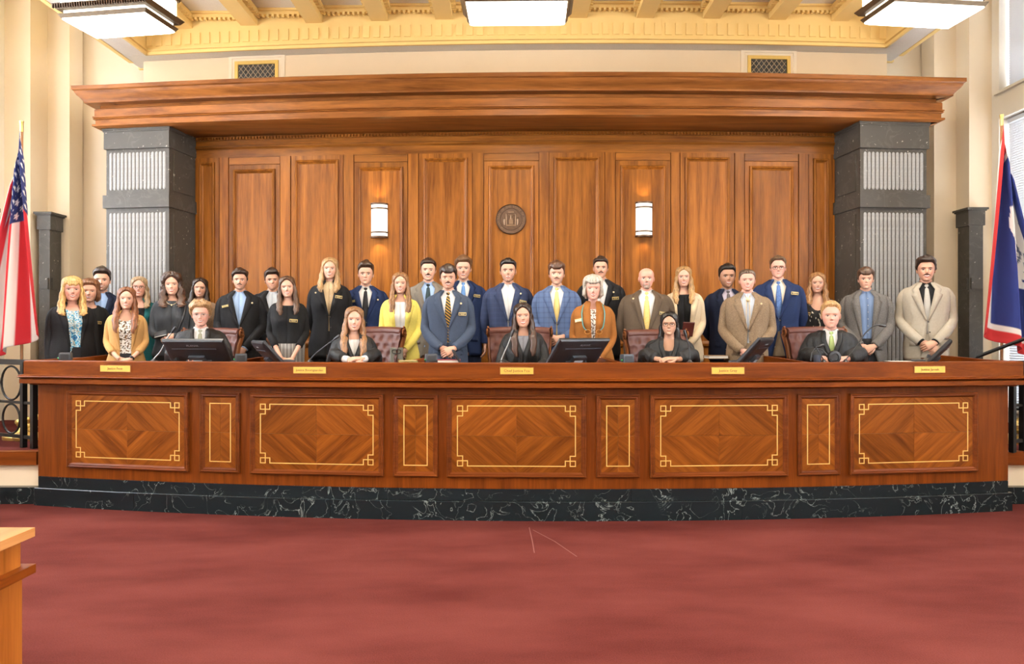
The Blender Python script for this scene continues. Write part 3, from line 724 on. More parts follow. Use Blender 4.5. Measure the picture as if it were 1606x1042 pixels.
def desk_cube(px, D, label):
    c = UV(px, 569, D); e = tag(empty('desk_speaker', (c.x, c.y, DZ), .3), label, 'speaker', 'small charcoal desk speakers')
    mb = MB(); rows = [[(sx*q, sy*q*.8, z) for sx, sy in ((-1, -1), (1, -1), (1, 1), (-1, 1))] for z, q in ((0, .045), (.01, .05), (.075, .048), (.085, .044))]
    mb.grid(rows, True, None, 0, True, True); mb.build('housing', m_plastic2, e, angle=30)
    mb = MB(); mb.box((0, -.040, .045), (.07, .004, .05)); mb.build('grille', m_plastic, e, False)
    mb = MB(); mb.ell((-.055, -.02, .035), (.008, .008, .008)); mb.build('indicator', plain('green_led', (.02, .35, .08), .4), e)
desk_cube(103, 6.55, 'small charcoal speaker before the blonde woman at the left')
desk_cube(378, 6.55, 'small charcoal speaker between the two left monitors')
desk_cube(983, 6.55, 'small charcoal speaker right of the rust-coloured jacket')
desk_cube(676, 6.62, 'small charcoal speaker beside the yellow blazer')
# tablets, books, papers
def slab_thing(name, px, py, D, size, rz, mat, label, cat, rx=0, ry=0, mat2=None):
    c = UV(px, py, D); e = tag(empty(name, (c.x, c.y, max(DZ, c.z-size[2]/2)), rz), label, cat)
    if name == 'book':
        mb = MB(); mb.box((0, 0, size[2]/2), (size[0]-.012, size[1]-.012, size[2]-.008)); mb.build('pages', mat2, e, False)
        for z in (.002, size[2]-.002): mb = MB(); mb.box((0, 0, z), (size[0], size[1], .004)); mb.build('cover', mat, e, False)
        mb = MB(); mb.box((0, size[1]/2, size[2]/2), (size[0], .004, size[2])); mb.build('spine', mat, e, False)
    else:
        mb = MB(); mb.box((0, 0, size[2]/2), size, rx=rx, ry=ry); mb.build('slab', mat, e, False)
        mb = MB(); mb.box((0, 0, size[2]+.0006), (size[0]*.9, size[1]*.9, .001), rx=rx, ry=ry); mb.build('face', mat2, e, False)
    return e
m_paper = plain('paper', (.75, .72, .66), .8); m_red = plain('red_cloth_cover', (.25, .02, .03), .6)
slab_thing('book', 704, 567, 6.62, (.20, .14, .032), .05, m_red, 'small red book lying before the striped-tie man', 'book', mat2=m_paper)
slab_thing('book', 1123, 560, 7.35, (.2, .15, .03), .1, plain('tan_cover', (.35, .22, .12), .6), 'tan book on the desk behind the judge with glasses', 'book', mat2=m_paper)
c = UV(722, 569, 6.6); e = tag(empty('tablet', (c.x, c.y, DZ), .15), 'thin dark tablet propped upright before the striped-tie man', 'tablet')
mb = MB(); mb.box((-.03, 0, .055), (.014, .17, .15), ry=R(-28)); mb.build('case', m_plastic, e, False)
mb = MB(); mb.box((-.041, 0, .06), (.002, .15, .13), ry=R(-28)); mb.build('screen', m_plastic2, e, False)
slab_thing('writing_pad', 1410, 568, 6.6, (.22, .16, .012), .0, m_plastic, 'dark writing pad lying left of the monitor at the right end', 'pad', mat2=m_paper)
slab_thing('notepad', 640, 567, 6.62, (.16, .14, .014), .2, plain('olive_cover', (.2, .17, .05), .6), 'olive notepad lying before the yellow blazer', 'pad', mat2=plain('tan_page', (.5, .36, .17), .7))
# round black headset speaker beside the blond judge
c = UV(1308, 566, 6.58); e = tag(empty('headset', (c.x, c.y, DZ)), 'round black headphone lying beside the blond judge hands', 'headphones')
mb = MB(); n = 20
rows = [[(r*cos(2*pi*i/n), yy, .055+r*sin(2*pi*i/n)) for i in range(n)] for r, yy in ((.0, .02), (.05, .02), (.06, .0), (.055, -.02), (.036, -.022), (.032, -.012), (0, -.012))]
mb.grid(rows, True); mb.build('ear_cup', m_plastic, e)
mb = MB(); mb.tube([(-.05, .01, .07), (-.09, .03, .12), (-.14, .05, .13), (-.17, .06, .09), (-.18, .06, .02)], .006, 8); mb.build('headband', m_plastic2, e)
c = UV(1282, 566, 6.58); e = tag(empty('water_glass', (c.x, c.y, DZ)), 'small dark glass tumbler left of the round headphone', 'glass')
mb = MB(); mb.lathe([(0, 0), (.028, 0), (.034, .075), (.032, .075), (.027, .006), (0, .006)]); mb.build('tumbler', plain('smoke_glass', (.05, .06, .08), .1), e)

# ================================================================== CHAIRS
def chair(px, D, label, turn=0, top=512):
    c = UV(px, top, D)
    e = tag(empty('judge_chair', (c.x, c.y, PZ), R(turn)+ang(c.x, D)*.5), label, 'chair', 'tufted leather judge chairs')
    Zt = c.z-PZ; hw = .30
    # backrest: thick shell curving outward at the top with a rolled edge; buttons make dimples
    mb = MB(); rows = []; nx = 40; nz = 36
    def dim(x, z):
        d = 0
        for r_ in range(7):
            for q in range(-3, 4):
                bxx = q*.095 + (.0475 if r_ % 2 else 0); bz = Zt-.12-r_*.075
                d += .020*math.exp(-(((x-bxx)/.026)**2+((z-bz)/.026)**2))
        return d
    for j in range(nz+1):
        t = j/nz; z = .42+(Zt-.46)*t
        wv = hw*(.82+.18*t)
        rows.append([Vector((wv*(2*i/nx-1), .10+.10*t*t - .06*(2*i/nx-1)**2 - .0 + .0, z)) for i in range(nx+1)])
    fr = [[p + Vector((0, -.05+dim(p.x, p.z), 0)) for p in r] for r in rows]
    bk = [[p + Vector((0, .05-dim(p.x, p.z)*.6, 0)) for p in r] for r in rows]
    loop = []
    for f_, b_ in zip(fr, bk): loop.append(f_ + b_[::-1])
    mb.grid(loop, True, None, 0, True, True); mb.build('backrest', m_leather, e, angle=60)
    mb = MB(); pts = []; n = 20
    for i in range(n+1):
        q = 2*i/n-1; pts.append((hw*1.02*q, .19-.06*q*q, Zt-.045-.012*q*q))
    for seg in range(0): pass
    mb.tube(pts, [(.052, .045)]*(n+1), 14, wob=.10); mb.build('roll_top', m_leather, e)
    for sx in (-1, 1):
        mb = MB(); sp = []
        for k in range(26):
            t = k/25; r = .052*(1-t*.75); a = pi/2 - t*4.2*pi*sx*0 - t*3.4*pi
            sp.append((sx*(hw*1.02+.008+.012*t), .13+r*cos(a), Zt-.057+r*sin(a)))
        mb.tube(sp, [.010]*24+[.008, .005], 6); mb.build('scroll', m_cwood, e)
        mb = MB(); mb.tube([(sx*hw*1.03, .18, Zt-.07), (sx*hw*1.0, .11, Zt-.2), (sx*hw*.92, .05, .62), (sx*hw*.86, .03, .42)], [(.016, .03)]*4, 8); mb.build('side_rail', m_cwood, e)
        mb = MB(); mb.tube([(sx*.30, .08, .64), (sx*.31, -.1, .66), (sx*.31, -.26, .65), (sx*.31, -.29, .62)], [(.035, .028)]*3+[(.03, .02)], 10); mb.build('armrest', m_leather, e)
        mb = MB(); mb.tube([(sx*.30, -.22, .63), (sx*.29, -.2, .5), (sx*.27, -.16, .42)], .018, 8); mb.build('arm_post', m_cwood, e)
    mb = MB(); rows = []
    for z, q in ((.38, .9), (.40, 1), (.46, 1), (.485, .93), (.49, .5)):
        rows.append([(.28*q*(1 if abs(cos(t)) > 2 else 1)*(abs(cos(t))**.6*(1 if cos(t) > 0 else -1)), -.09+.27*q*(abs(sin(t))**.6*(1 if sin(t) > 0 else -1)), z) for t in [2*pi*k/24 for k in range(24)]])
    mb.grid(rows, True, None, 0, True, True); mb.build('seat', m_leather, e)
    mb = MB(); mb.lathe([(.0, .08), (.05, .08), (.035, .14), (.03, .3), (.10, .36), (.10, .38), (0, .38)], (0, -.06, 0)); mb.build('pedestal', m_iron, e)
    for k in range(5):
        a = 2*pi*k/5+.3; mb = MB(); mb.tube([(0, -.06, .11), (.16*cos(a), -.06+.16*sin(a), .10), (.28*cos(a), -.06+.28*sin(a), .065)], [.03, .024, .018], 8); mb.build('foot', m_cwood, e)
        mb = MB(); mb.ell((.28*cos(a), -.06+.28*sin(a), .03), (.028, .028, .030)); mb.build('caster', m_plastic, e)
chair(322, 7.45, 'oxblood leather chair behind the curly-haired judge', -4, 514)
chair(578, 7.40, 'oxblood leather chair behind the long-haired judge beside the yellow blazer', -12, 512)
chair(815, 7.45, 'oxblood leather chair behind the middle judge', 0, 512)
chair(1035, 7.45, 'oxblood leather chair behind the judge with glasses', 6, 516)
chair(1288, 7.45, 'oxblood leather chair behind the blond judge', 4, 512)

# ================================================================== FLAGS, RAILINGS, LECTERN
def star_test(u, v, cx, cy, r):
    dx, dy = u-cx, v-cy; d = sqrt(dx*dx+dy*dy)
    if d > r: return False
    a = (atan2(dx, -dy)) % (2*pi/5); a = min(a, 2*pi/5-a)
    return d < r*.382*cos(0)/ (cos(pi/5-a) if True else 1) * 1.0 / 1.0 if a > pi/5 else d*(cos(a)+sin(a)*((1-.382*cos(pi/5))/(.382*sin(pi/5)))) < r
RED, WHT, BLU = (.50, .012, .022), (.78, .76, .74), (.012, .022, .12)
def us_col(u, v):
    st = int(v*13)
    if u < .40 and v < 7/13:
        for r in range(9):
            for q in range(6 if r % 2 == 0 else 5):
                if star_test(u*1.52, v*.91, (.033+.0667*q+(.0333 if r % 2 else 0))*1.52, (.054+.0538*r)*.91, .026): return WHT
        return BLU
    return RED if st % 2 == 0 else WHT
def wy_col(u, v):
    x, y = u*1.52, v*.91; m_ = min(x, 1.52-x, y, .91-y)
    if m_ < .085: return (.48, .02, .02)
    if m_ < .125: return WHT
    # white standing bison, facing left, with a dark round seal
    bx, by = x-.78, y-.47
    s = ((bx/.27)**2+((by+.03)/.13)**2 < 1) or (((bx+.15)/.16)**2+((by+.03)/.19)**2 < 1) or (((bx+.31)/.085)**2+((by-.04)/.10)**2 < 1) \
        or any(abs(bx-q) < .025 and 0 < by < .25 for q in (-.2, -.12, .14, .21))
    if s:
        d = sqrt((bx+.03)**2+(by+.02)**2)
        if d < .11 and (d > .095 or noise.noise(Vector((x*60, y*60, 1))) > .02): return (.10, .12, .2)
        return WHT
    return (.012, .025, .16)
def flag(px, pytop, D, colf, flip, label, nu=150, nv=96):
    c = UV(px, pytop, D); base = Vector((c.x, c.y, PZ))
    e = tag(empty('flag', base), label, 'flag')
    hp = c.z-PZ
    mb = MB(); mb.tube([(0, 0, .05), (0, 0, hp-.10)], .014, 10); mb.build('pole', plain('flag_pole_wood', (.25, .11, .04), .35), e)
    mb = MB(); mb.lathe([(0, hp-.11), (.017, hp-.11), (.017, hp-.02), (.02, hp-.015), (.02, hp), (0, hp)]); mb.build('finial', plain('gold_finial', (.7, .5, .16), .3, .8), e)
    mb = MB(); mb.lathe([(0, 0), (.17, 0), (.17, .03), (.13, .05), (.05, .08), (.025, .14), (.018, .2), (0, .2)], n=24); mb.build('stand', plain('gold_finial', (.7, .5, .16), .3, .8), e)
    rows, cols = [], []
    zt_ = hp-.10
    for j in range(nv+1):
        v = j/nv; r, cc = [], []
        for i in range(nu+1):
            u = i/nu; d = u*2.12
            g = min(1, d/.25); sp = d*(.085-.40*v)+.02*g
            ph = 2*pi*(2.6*v + .15*u)
            x = sp + (.012*g+.012*d)*sin(ph) + .016*g*(1-v)
            y = -.03 - (.05*g+.035*d)*cos(ph*1.0) - .05*g
            z = zt_ - v*.45 - d*(.985-.10*abs(.07-.42*v))
            r.append(Vector((flip*x, y, z))); cc.append(colf(u, v))
        rows.append(r); cols.append(cc)
    mb = MB(); mb.grid(rows, False, cols); o = mb.build('cloth', m_print, e, angle=None)
    o.modifiers.new('thick', 'SOLIDIFY').thickness = .002
flag(34, 190, 7.15, us_col, 1, 'flag of stars and stripes hanging from a pole at the left')
flag(1571, 180, 7.3, wy_col, -1, 'blue flag with red and white border and white bison at the right')
def railing(pts, label):
    """pts: plan points; black iron railing with circles between two rails"""
    A = Vector(pts[0]); B_ = Vector(pts[1]); d = B_-A; Ln = d.length; d.normalize()
    e = tag(empty('iron_railing', A, atan2(d.y, d.x)), label, 'railing', 'black iron railings at the bench ends')
    hh = .80
    for q, nm, t in ((hh, 'top_rail', .05), (.42, 'middle_rail', .022), (.10, 'bottom_rail', .03)):
        mb = MB(); mb.box((Ln/2, 0, q), (Ln, .03, t)); mb.build(nm, m_iron, e, False)
    for x in (0.0, Ln-.16, Ln): mb = MB(); mb.box((x, 0, hh/2), (.045, .045, hh)); mb.build('post', m_iron, e, False)
    k = 0; x = Ln-.36
    while x > .1:
        for zc_, r in ((.60, .16), (.26, .14)):
            mb = MB(); mb.tube([(x+r*cos(2*pi*i/24), 0, zc_+r*sin(2*pi*i/24)) for i in range(25)], .010, 6, caps=False); mb.build('ring', m_iron, e)
        x -= .36
A = UV(-70, 0, 6.9); B_ = UV(53, 0, 6.52)
railing([(A.x, A.y, PZ), (B_.x, B_.y, PZ)], 'black iron railing left of the bench')
A = UV(1588, 0, 6.52); B_ = UV(1690, 0, 6.9)
railing([(B_.x, B_.y, PZ), (A.x, A.y, PZ)], 'black iron railing right of the bench')
c1, c2 = UV(1532, 560, 7.4), UV(1568, 543, 7.1)
e = tag(empty('handrail', (c1.x, c1.y, PZ)), 'slanting black handrail behind the bison flag', 'handrail')
mb = MB(); mb.tube([c1-Vector((c1.x, c1.y, PZ)), c2-Vector((c1.x, c1.y, PZ))+Vector((.3, -.1, .12))], .018, 8); mb.build('rail', m_iron, e)
mb = MB(); mb.tube([(0, 0, 0), c1-Vector((c1.x, c1.y, PZ))], .016, 8); mb.build('post', m_iron, e)
# cables spilling over the left platform edge
for k in range(3):
    P = [UV(60, 700+k*3, 6.6), UV(46, 712+k*3, 6.56), UV(33, 735+k*2, 6.5), UV(20, 757+k*3, 6.45), UV(6, 772+k*3, 6.4), UV(-20, 790, 6.3)]
    P[-1].z = .02
    mb = MB(); mb.tube(P, .012, 8); tag(mb.build('cable', m_plastic), ('uppermost', 'middle', 'lowest')[k]+' of three black cables hanging over the left platform edge', 'cable', 'cables at the left platform edge')
# gilt eagle-like finials lying behind the railings (brass ornaments)
for side, px in ((0, 44), (1, 1597)):
    c = UV(px, 690, 7.1); e = tag(empty('brass_ornament', (c.x, c.y, PZ)), 'small gilt ornament on the platform carpet at the ' + ('left' if side == 0 else 'right') + ' railing', 'ornament', 'gilt ornaments')
    mb = MB(); mb.lathe([(0, 0), (.13, 0), (.14, .03), (.10, .06), (.05, .08), (0, .08)]); mb.build('base', plain('gold_finial', (.7, .5, .16), .3, .8), e)
    mb = MB()
    for k in range(7): mb.ell((.09*cos(k*.9)*(.4+.1*k), .05*sin(k*1.3), .10+.02*k), (.04, .03, .03))
    mb.build('leaf_work', plain('gold_finial', (.7, .5, .16), .3, .8), e)
# corner of a wooden table in the near left foreground
tb = empty('wooden_lectern'); tag(tb, 'corner of a walnut lectern in the left foreground', 'lectern')
o_v = wood('light_walnut_vertical', (.18, .046, .006), (.34, .105, .017), 'z'); o_h = wood('light_walnut_top', (.36, .14, .04), (.55, .26, .09), 'y')
TX, TY, TZ = -1.615, 2.62, .865
TY = 2.62
def fz(py, Y): return H-(py-CY)*Y/F
Yf = 2.60; xr = (55-CX)*Yf/F; zt_ = fz(829, Yf)
mb = MB(); mb.box((xr-.5, Yf-.55, zt_-.012), (1.0, 1.1, .03)); mb.build('top', o_h, tb, False)
mb = MB(); mb.box((xr-.55, Yf-.60, zt_-.0), (.86, .9, .03)); mb.build('writing_surface', o_v, tb, False)
mb = MB(); mb.box((xr-.5-.03, Yf-.55-.03, zt_-.075), (1.0, 1.1, .10)); mb.build('apron', o_v, tb, False)
mb = MB(); mb.box((xr-.5+.003, Yf-.55, zt_-.135), (1.0, 1.1, .03)); mb.build('moulding', b_y, tb, False)
mb = MB(); mb.box((xr-.5-.025, Yf-.55-.03, (zt_-.14)/2), (1.0, 1.1, zt_-.14)); mb.build('body', o_v, tb, False)

# ================================================================== PEOPLE
def lerp_tab(tab, x):
    if x <= tab[0][0]: return tab[0][1:]
    for (a, *pa), (b, *pb) in zip(tab[:-1], tab[1:]):
        if x <= b:
            t = (x-a)/(b-a); return [p+(q-p)*t for p, q in zip(pa, pb)]
    return tab[-1][1:]
def smooth(a, b, x):
    t = max(0.0, min(1.0, (x-a)/(b-a))); return t*t*(3-2*t)
def g2(x, s): return math.exp(-(x/s)**2)
#         z     a     b     yc
TM = [(.70, .150, .100, .0), (.80, .168, .112, .0), (.90, .172, .116, .0), (1.0, .160, .112, 0), (1.10, .158, .110, 0), (1.20, .170, .114, 0), (1.30, .183, .116, .005),
      (1.37, .184, .106, .008), (1.415, .180, .094, .012), (1.440, .160, .084, .014), (1.458, .122, .074, .014), (1.476, .082, .066, .014), (1.488, .066, .061, .014), (1.50, .060, .060, .014)]
TF = [(.70, .160, .110, .0), (.80, .178, .120, .005), (.88, .180, .122, .005), (1.0, .150, .105, 0), (1.08, .136, .098, 0), (1.18, .146, .104, 0), (1.28, .158, .112, .002),
      (1.36, .160, .098, .008), (1.41, .150, .086, .012), (1.435, .126, .076, .014), (1.455, .096, .066, .014), (1.472, .070, .058, .014), (1.487, .056, .054, .014), (1.50, .050, .052, .014)]
class Body:
    def __init__(s, sex, wide=1.0, belly=0.0): s.T = TM if sex == 'm' else TF; s.sex = sex; s.wide = wide; s.belly = belly
    def S(s, th, z, off=0.0):
        a, b, yc = lerp_tab(s.T, z)
        f = smooth(1.49, 1.40, z)
        a = a*(1+(s.wide-1)*f); b = b*(1+(s.wide-1)*.8*f)
        bel = s.belly*g2(z-1.03, .16)
        a += bel*.6; 
        n = 2.0/2.5
        sn, cs = sin(th), cos(th)
        x = (a+off)*math.copysign(abs(sn)**n, sn); 
        bb = b+off + (bel if cs > 0 else 0)
        y = yc - bb*math.copysign(abs(cs)**n, cs)
        if s.sex == 'f' and cs > 0: y -= .030*s.wide*g2(z-1.26, .065)*g2(abs(x)-.07, .06)
        return Vector((x, y, z))
HW = [(0, .020), (.03, .031), (.07, .040), (.12, .0465), (.2, .0545), (.3, .0620), (.4, .0675), (.55, .0725), (.68, .0745), (.78, .0715), (.86, .0630), (.92, .0500), (.96, .0365), (.985, .021), (1, .003)]
HF = [(0, .074), (.04, .086), (.10, .089), (.2, .090), (.3, .090), (.5, .088), (.6, .0925), (.72, .0905), (.82, .079), (.90, .060), (.96, .036), (1, .003)]
HB = [(0, .035), (.1, .044), (.2, .058), (.35, .080), (.5, .096), (.65, .102), (.78, .094), (.88, .075), (.95, .048), (1, .003)]
HH = .225
def headp(th, t, off=0.0):
    """point of the head surface; t: 0 chin, 1 crown; origin at the chin level on the head axis"""
    w = lerp_tab(HW, t)[0]; f = lerp_tab(HF, t)[0]; b = lerp_tab(HB, t)[0]
    n = 2/2.08; sn, cs = sin(th), cos(th)
    x = 1.07*w*math.copysign(abs(sn)**n, sn); fc = f if cs > 0 else b
    y = -fc*math.copysign(abs(cs)**n, cs)
    if cs > .2:
        nb = smooth(.56, .385, t)*smooth(.305, .355, t)
        y -= .021*g2(x, .0095)*nb + .009*g2(x, .016)*g2((t-.355)*HH, .010)
        y += .009*g2(abs(x)-.031, .015)*g2((t-.495)*HH, .012)
        y -= .0035*g2((t-.60)*HH, .008)*g2(abs(x)-.025, .03)
        y -= .005*g2(x, .022)*g2((t-.225)*HH, .013)
        y -= .006*g2(x, .020)*g2((t-.06)*HH, .014)
        y -= .004*g2(abs(x)-.040, .014)*g2((t-.35)*HH, .016)
        y += .003*g2(x, .02)*g2((t-.14)*HH, .008)
    p = Vector((x, y, t*HH))
    if off:
        d = (p-Vector((0, .008, .56*HH))); p += d.normalized()*off
    return p
def mixc(a, b, t): return tuple(p+(q-p)*t for p, q in zip(a, b))
def face_col(p, t, th, sk, hc, o):
    x = p.x; z = (t)*HH; c = sk
    if cos(th) < .1: return c
    ax = abs(x)
    c = mixc(c, (sk[0]*1.0, sk[1]*.72, sk[2]*.66), .5*g2(ax-.042, .016)*g2(z-.078, .016) + .35*g2(x, .010)*g2(z-.080, .009))
    # beard and moustache
    bd = o.get('beard', 0)
    if bd:
        fb = smooth(.33, .25, t)*smooth(.9, .6, cos(th))*1.0 + smooth(.22, .14, t)
        c = mixc(c, o.get('beardcol', hc), min(1, fb)*bd)
    if o.get('goatee'):
        gg = max(g2(x, .026)*smooth(.20, .15, t), g2(ax-.028, .007)*smooth(.33, .28, t)*smooth(.05, .12, t), g2(z-.064, .004)*smooth(.032, .024, ax))
        c = mixc(c, o.get('beardcol', hc), min(1, gg*1.3)*o['goatee'])
    # lips and teeth, smile creases
    if o.get('smile', 1): c = mixc(c, (sk[0]*.62, sk[1]*.48, sk[2]*.42), .75*g2(ax-(.036-.10*max(0, z-.045)), .0028)*smooth(.040, .050, z)*smooth(.080, .070, z))
    zm = (.0515 if o.get('smile', 1) else .0505) + (6.5 if o.get('smile', 1) else 1.5)*x*x
    if o.get('smile', 1):
        wd = .0290
        if ax < wd:
            k = 1-(x/wd)**2; lo = zm-.0125*k; hi = zm+.001
            if lo < z < hi and ax < wd*.88: return (.68, .63, .57) if z > lo+.0015 else mixc(sk, (.42, .10, .09), .8)
            if lo-.0070*k-.0015 < z < hi+.0056*k+.0015: c = mixc(sk, o.get('lip', (.34, .065, .055)), .9)
        elif ax < wd+.006 and abs(z-zm) < .0035: c = mixc(sk, (.22, .05, .04), .7)
    else:
        wd = .0235
        if ax < wd:
            k = 1-(x/wd)**2
            if abs(z-zm) < .0014: return mixc(sk, (.18, .05, .04), .85)
            if zm-.0065*k < z < zm+.005*k: c = mixc(sk, o.get('lip', (.42, .13, .11)), .65)
    # eyes
    ez = .1105; ex = .0315
    dx, dz = ax-ex, z-ez
    lid = 1-(dx/.0158)**2
    sq = .72 if o.get('smile', 1) else .9
    if lid > 0:
        if -.0058*lid*sq < dz < .0066*lid*sq:
            if sqrt(dx*dx+dz*dz) < .0070: return (.035, .025, .02) if not o.get('blue') else (.06, .09, .13)
            return (.62, .58, .55)
        if .0066*lid*sq <= dz < .0066*lid*sq+.0030: return mixc(sk, (.03, .02, .015), .85)
        if dz > 0 and dz < .0115: c = mixc(c, (sk[0]*.75, sk[1]*.62, sk[2]*.58), .5)
        if -.0058*lid*sq-.0018 < dz <= -.0058*lid*sq: c = mixc(c, (sk[0]*.6, sk[1]*.45, sk[2]*.4), .6)
    # brows
    bz = .1265 + .002*(1-((ax-.034)/.02)**2)
    if .013 < ax < .050 and abs(z-bz) < o.get('brow', .0030 if not o.get('fem') else .0019)*(1.1-.5*abs(ax-.026)/.03): c = mixc(sk, o.get('browcol', tuple(q*.55 for q in hc)), o.get('browa', .8 if not o.get('fem') else .55))
    # nostrils
    if abs(ax-.0075) < .0035 and abs(z-.0725) < .0018: c = mixc(sk, (.12, .04, .03), .7)
    return c
NCOL = 72
def ths():
    out = []
    for i in range(NCOL):
        s_ = i/NCOL; out.append(2*pi*s_ - .55*sin(2*pi*s_))
    return out
THS = ths()
HROWS = [0, .012, .025] + [.04+.02*k for k in range(5)] + [.14+.0135*k for k in range(37)] + [.65, .68, .72, .77, .82, .87, .91, .945, .97, .985, .995, 1.0]
def add_hand(mb, wr, fd, nrm, side, col, sc=1.0, curl=.5, spread=.0):
    """wr wrist, fd finger direction, nrm palm normal; thumb on the 'side' (+1/-1) of the width axis"""
    fd = Vector(fd).normalized(); nrm = Vector(nrm); nrm = (nrm - fd*nrm.dot(fd)).normalized(); wd = fd.cross(nrm)*side
    wr = Vector(wr); P = lambda f_, w_, n_: wr + (fd*f_ + wd*w_ + nrm*n_)*sc
    n = 8; rows = []
    for f_, hw_, ht_ in ((-.02, .024, .021), (.01, .028, .019), (.04, .038, .017), (.07, .041, .015), (.09, .040, .013), (.098, .034, .008)):
        rows.append([P(f_, hw_*cos(2*pi*k/n), ht_*sin(2*pi*k/n)) for k in range(n)])
    mb.grid(rows, True, [[col]*n]*len(rows), 0, True, True)
    for q, (off, ln) in enumerate(((.030, .068), (.010, .076), (-.010, .071), (-.029, .056))):
        a = .15*curl; p = Vector((.088, off, 0)); pts = [P(p.x-.02, off, 0), P(p.x, off, 0)]
        for sgl in (.45, .32, .23):
            a += curl*.75
            p = p + Vector((cos(a)*ln*sgl, spread*off, sin(a)*ln*sgl)); pts.append(P(p.x, p.y, p.z))
        cc = col if q % 2 else tuple(v*.93 for v in col)
        mb.tube(pts, [.0095*sc, .0098*sc, .0092*sc, .0085*sc, .0065*sc], 6, col=cc)
    mb.tube([P(.015, .022, .004), P(.04, .043, .010), P(.065, .052, .018), P(.09, .050, .026)], [.013*sc, .012*sc, .0105*sc, .008*sc], 6, col=col)
def cat(pts, n=5):
    Q = [Vector(p) for p in pts]; out = []
    for i in range(len(Q)-1):
        p0, p1, p2, p3 = Q[max(0, i-1)], Q[i], Q[i+1], Q[min(len(Q)-1, i+2)]
        for k in range(n):
            t = k/n; out.append(.5*((2*p1)+(p2-p0)*t+(2*p0-5*p1+4*p2-p3)*t*t+(3*p1-p0-3*p2+p3)*t**3))
    out.append(Q[-1]); return out
def catr(rs, n=5):
    out = []
    for i in range(len(rs)-1):
        for k in range(n): out.append(rs[i]+(rs[i+1]-rs[i])*k/n)
    return out+[rs[-1]]
LINE_M = [(0, .80), (25, .805), (42, .79), (55, .70), (68, .62), (80, .50), (86, .40), (93, .46), (100, .52), (112, .40), (130, .22), (150, .10), (180, .06)]
LINE_F = [(0, .875), (10, .85), (25, .79), (42, .68), (56, .54), (70, .38), (82, .25), (110, .12), (180, .03)]
LINE_B = [(0, .80), (30, .79), (50, .70), (65, .55), (78, .38), (90, .25), (110, .12), (180, .03)]
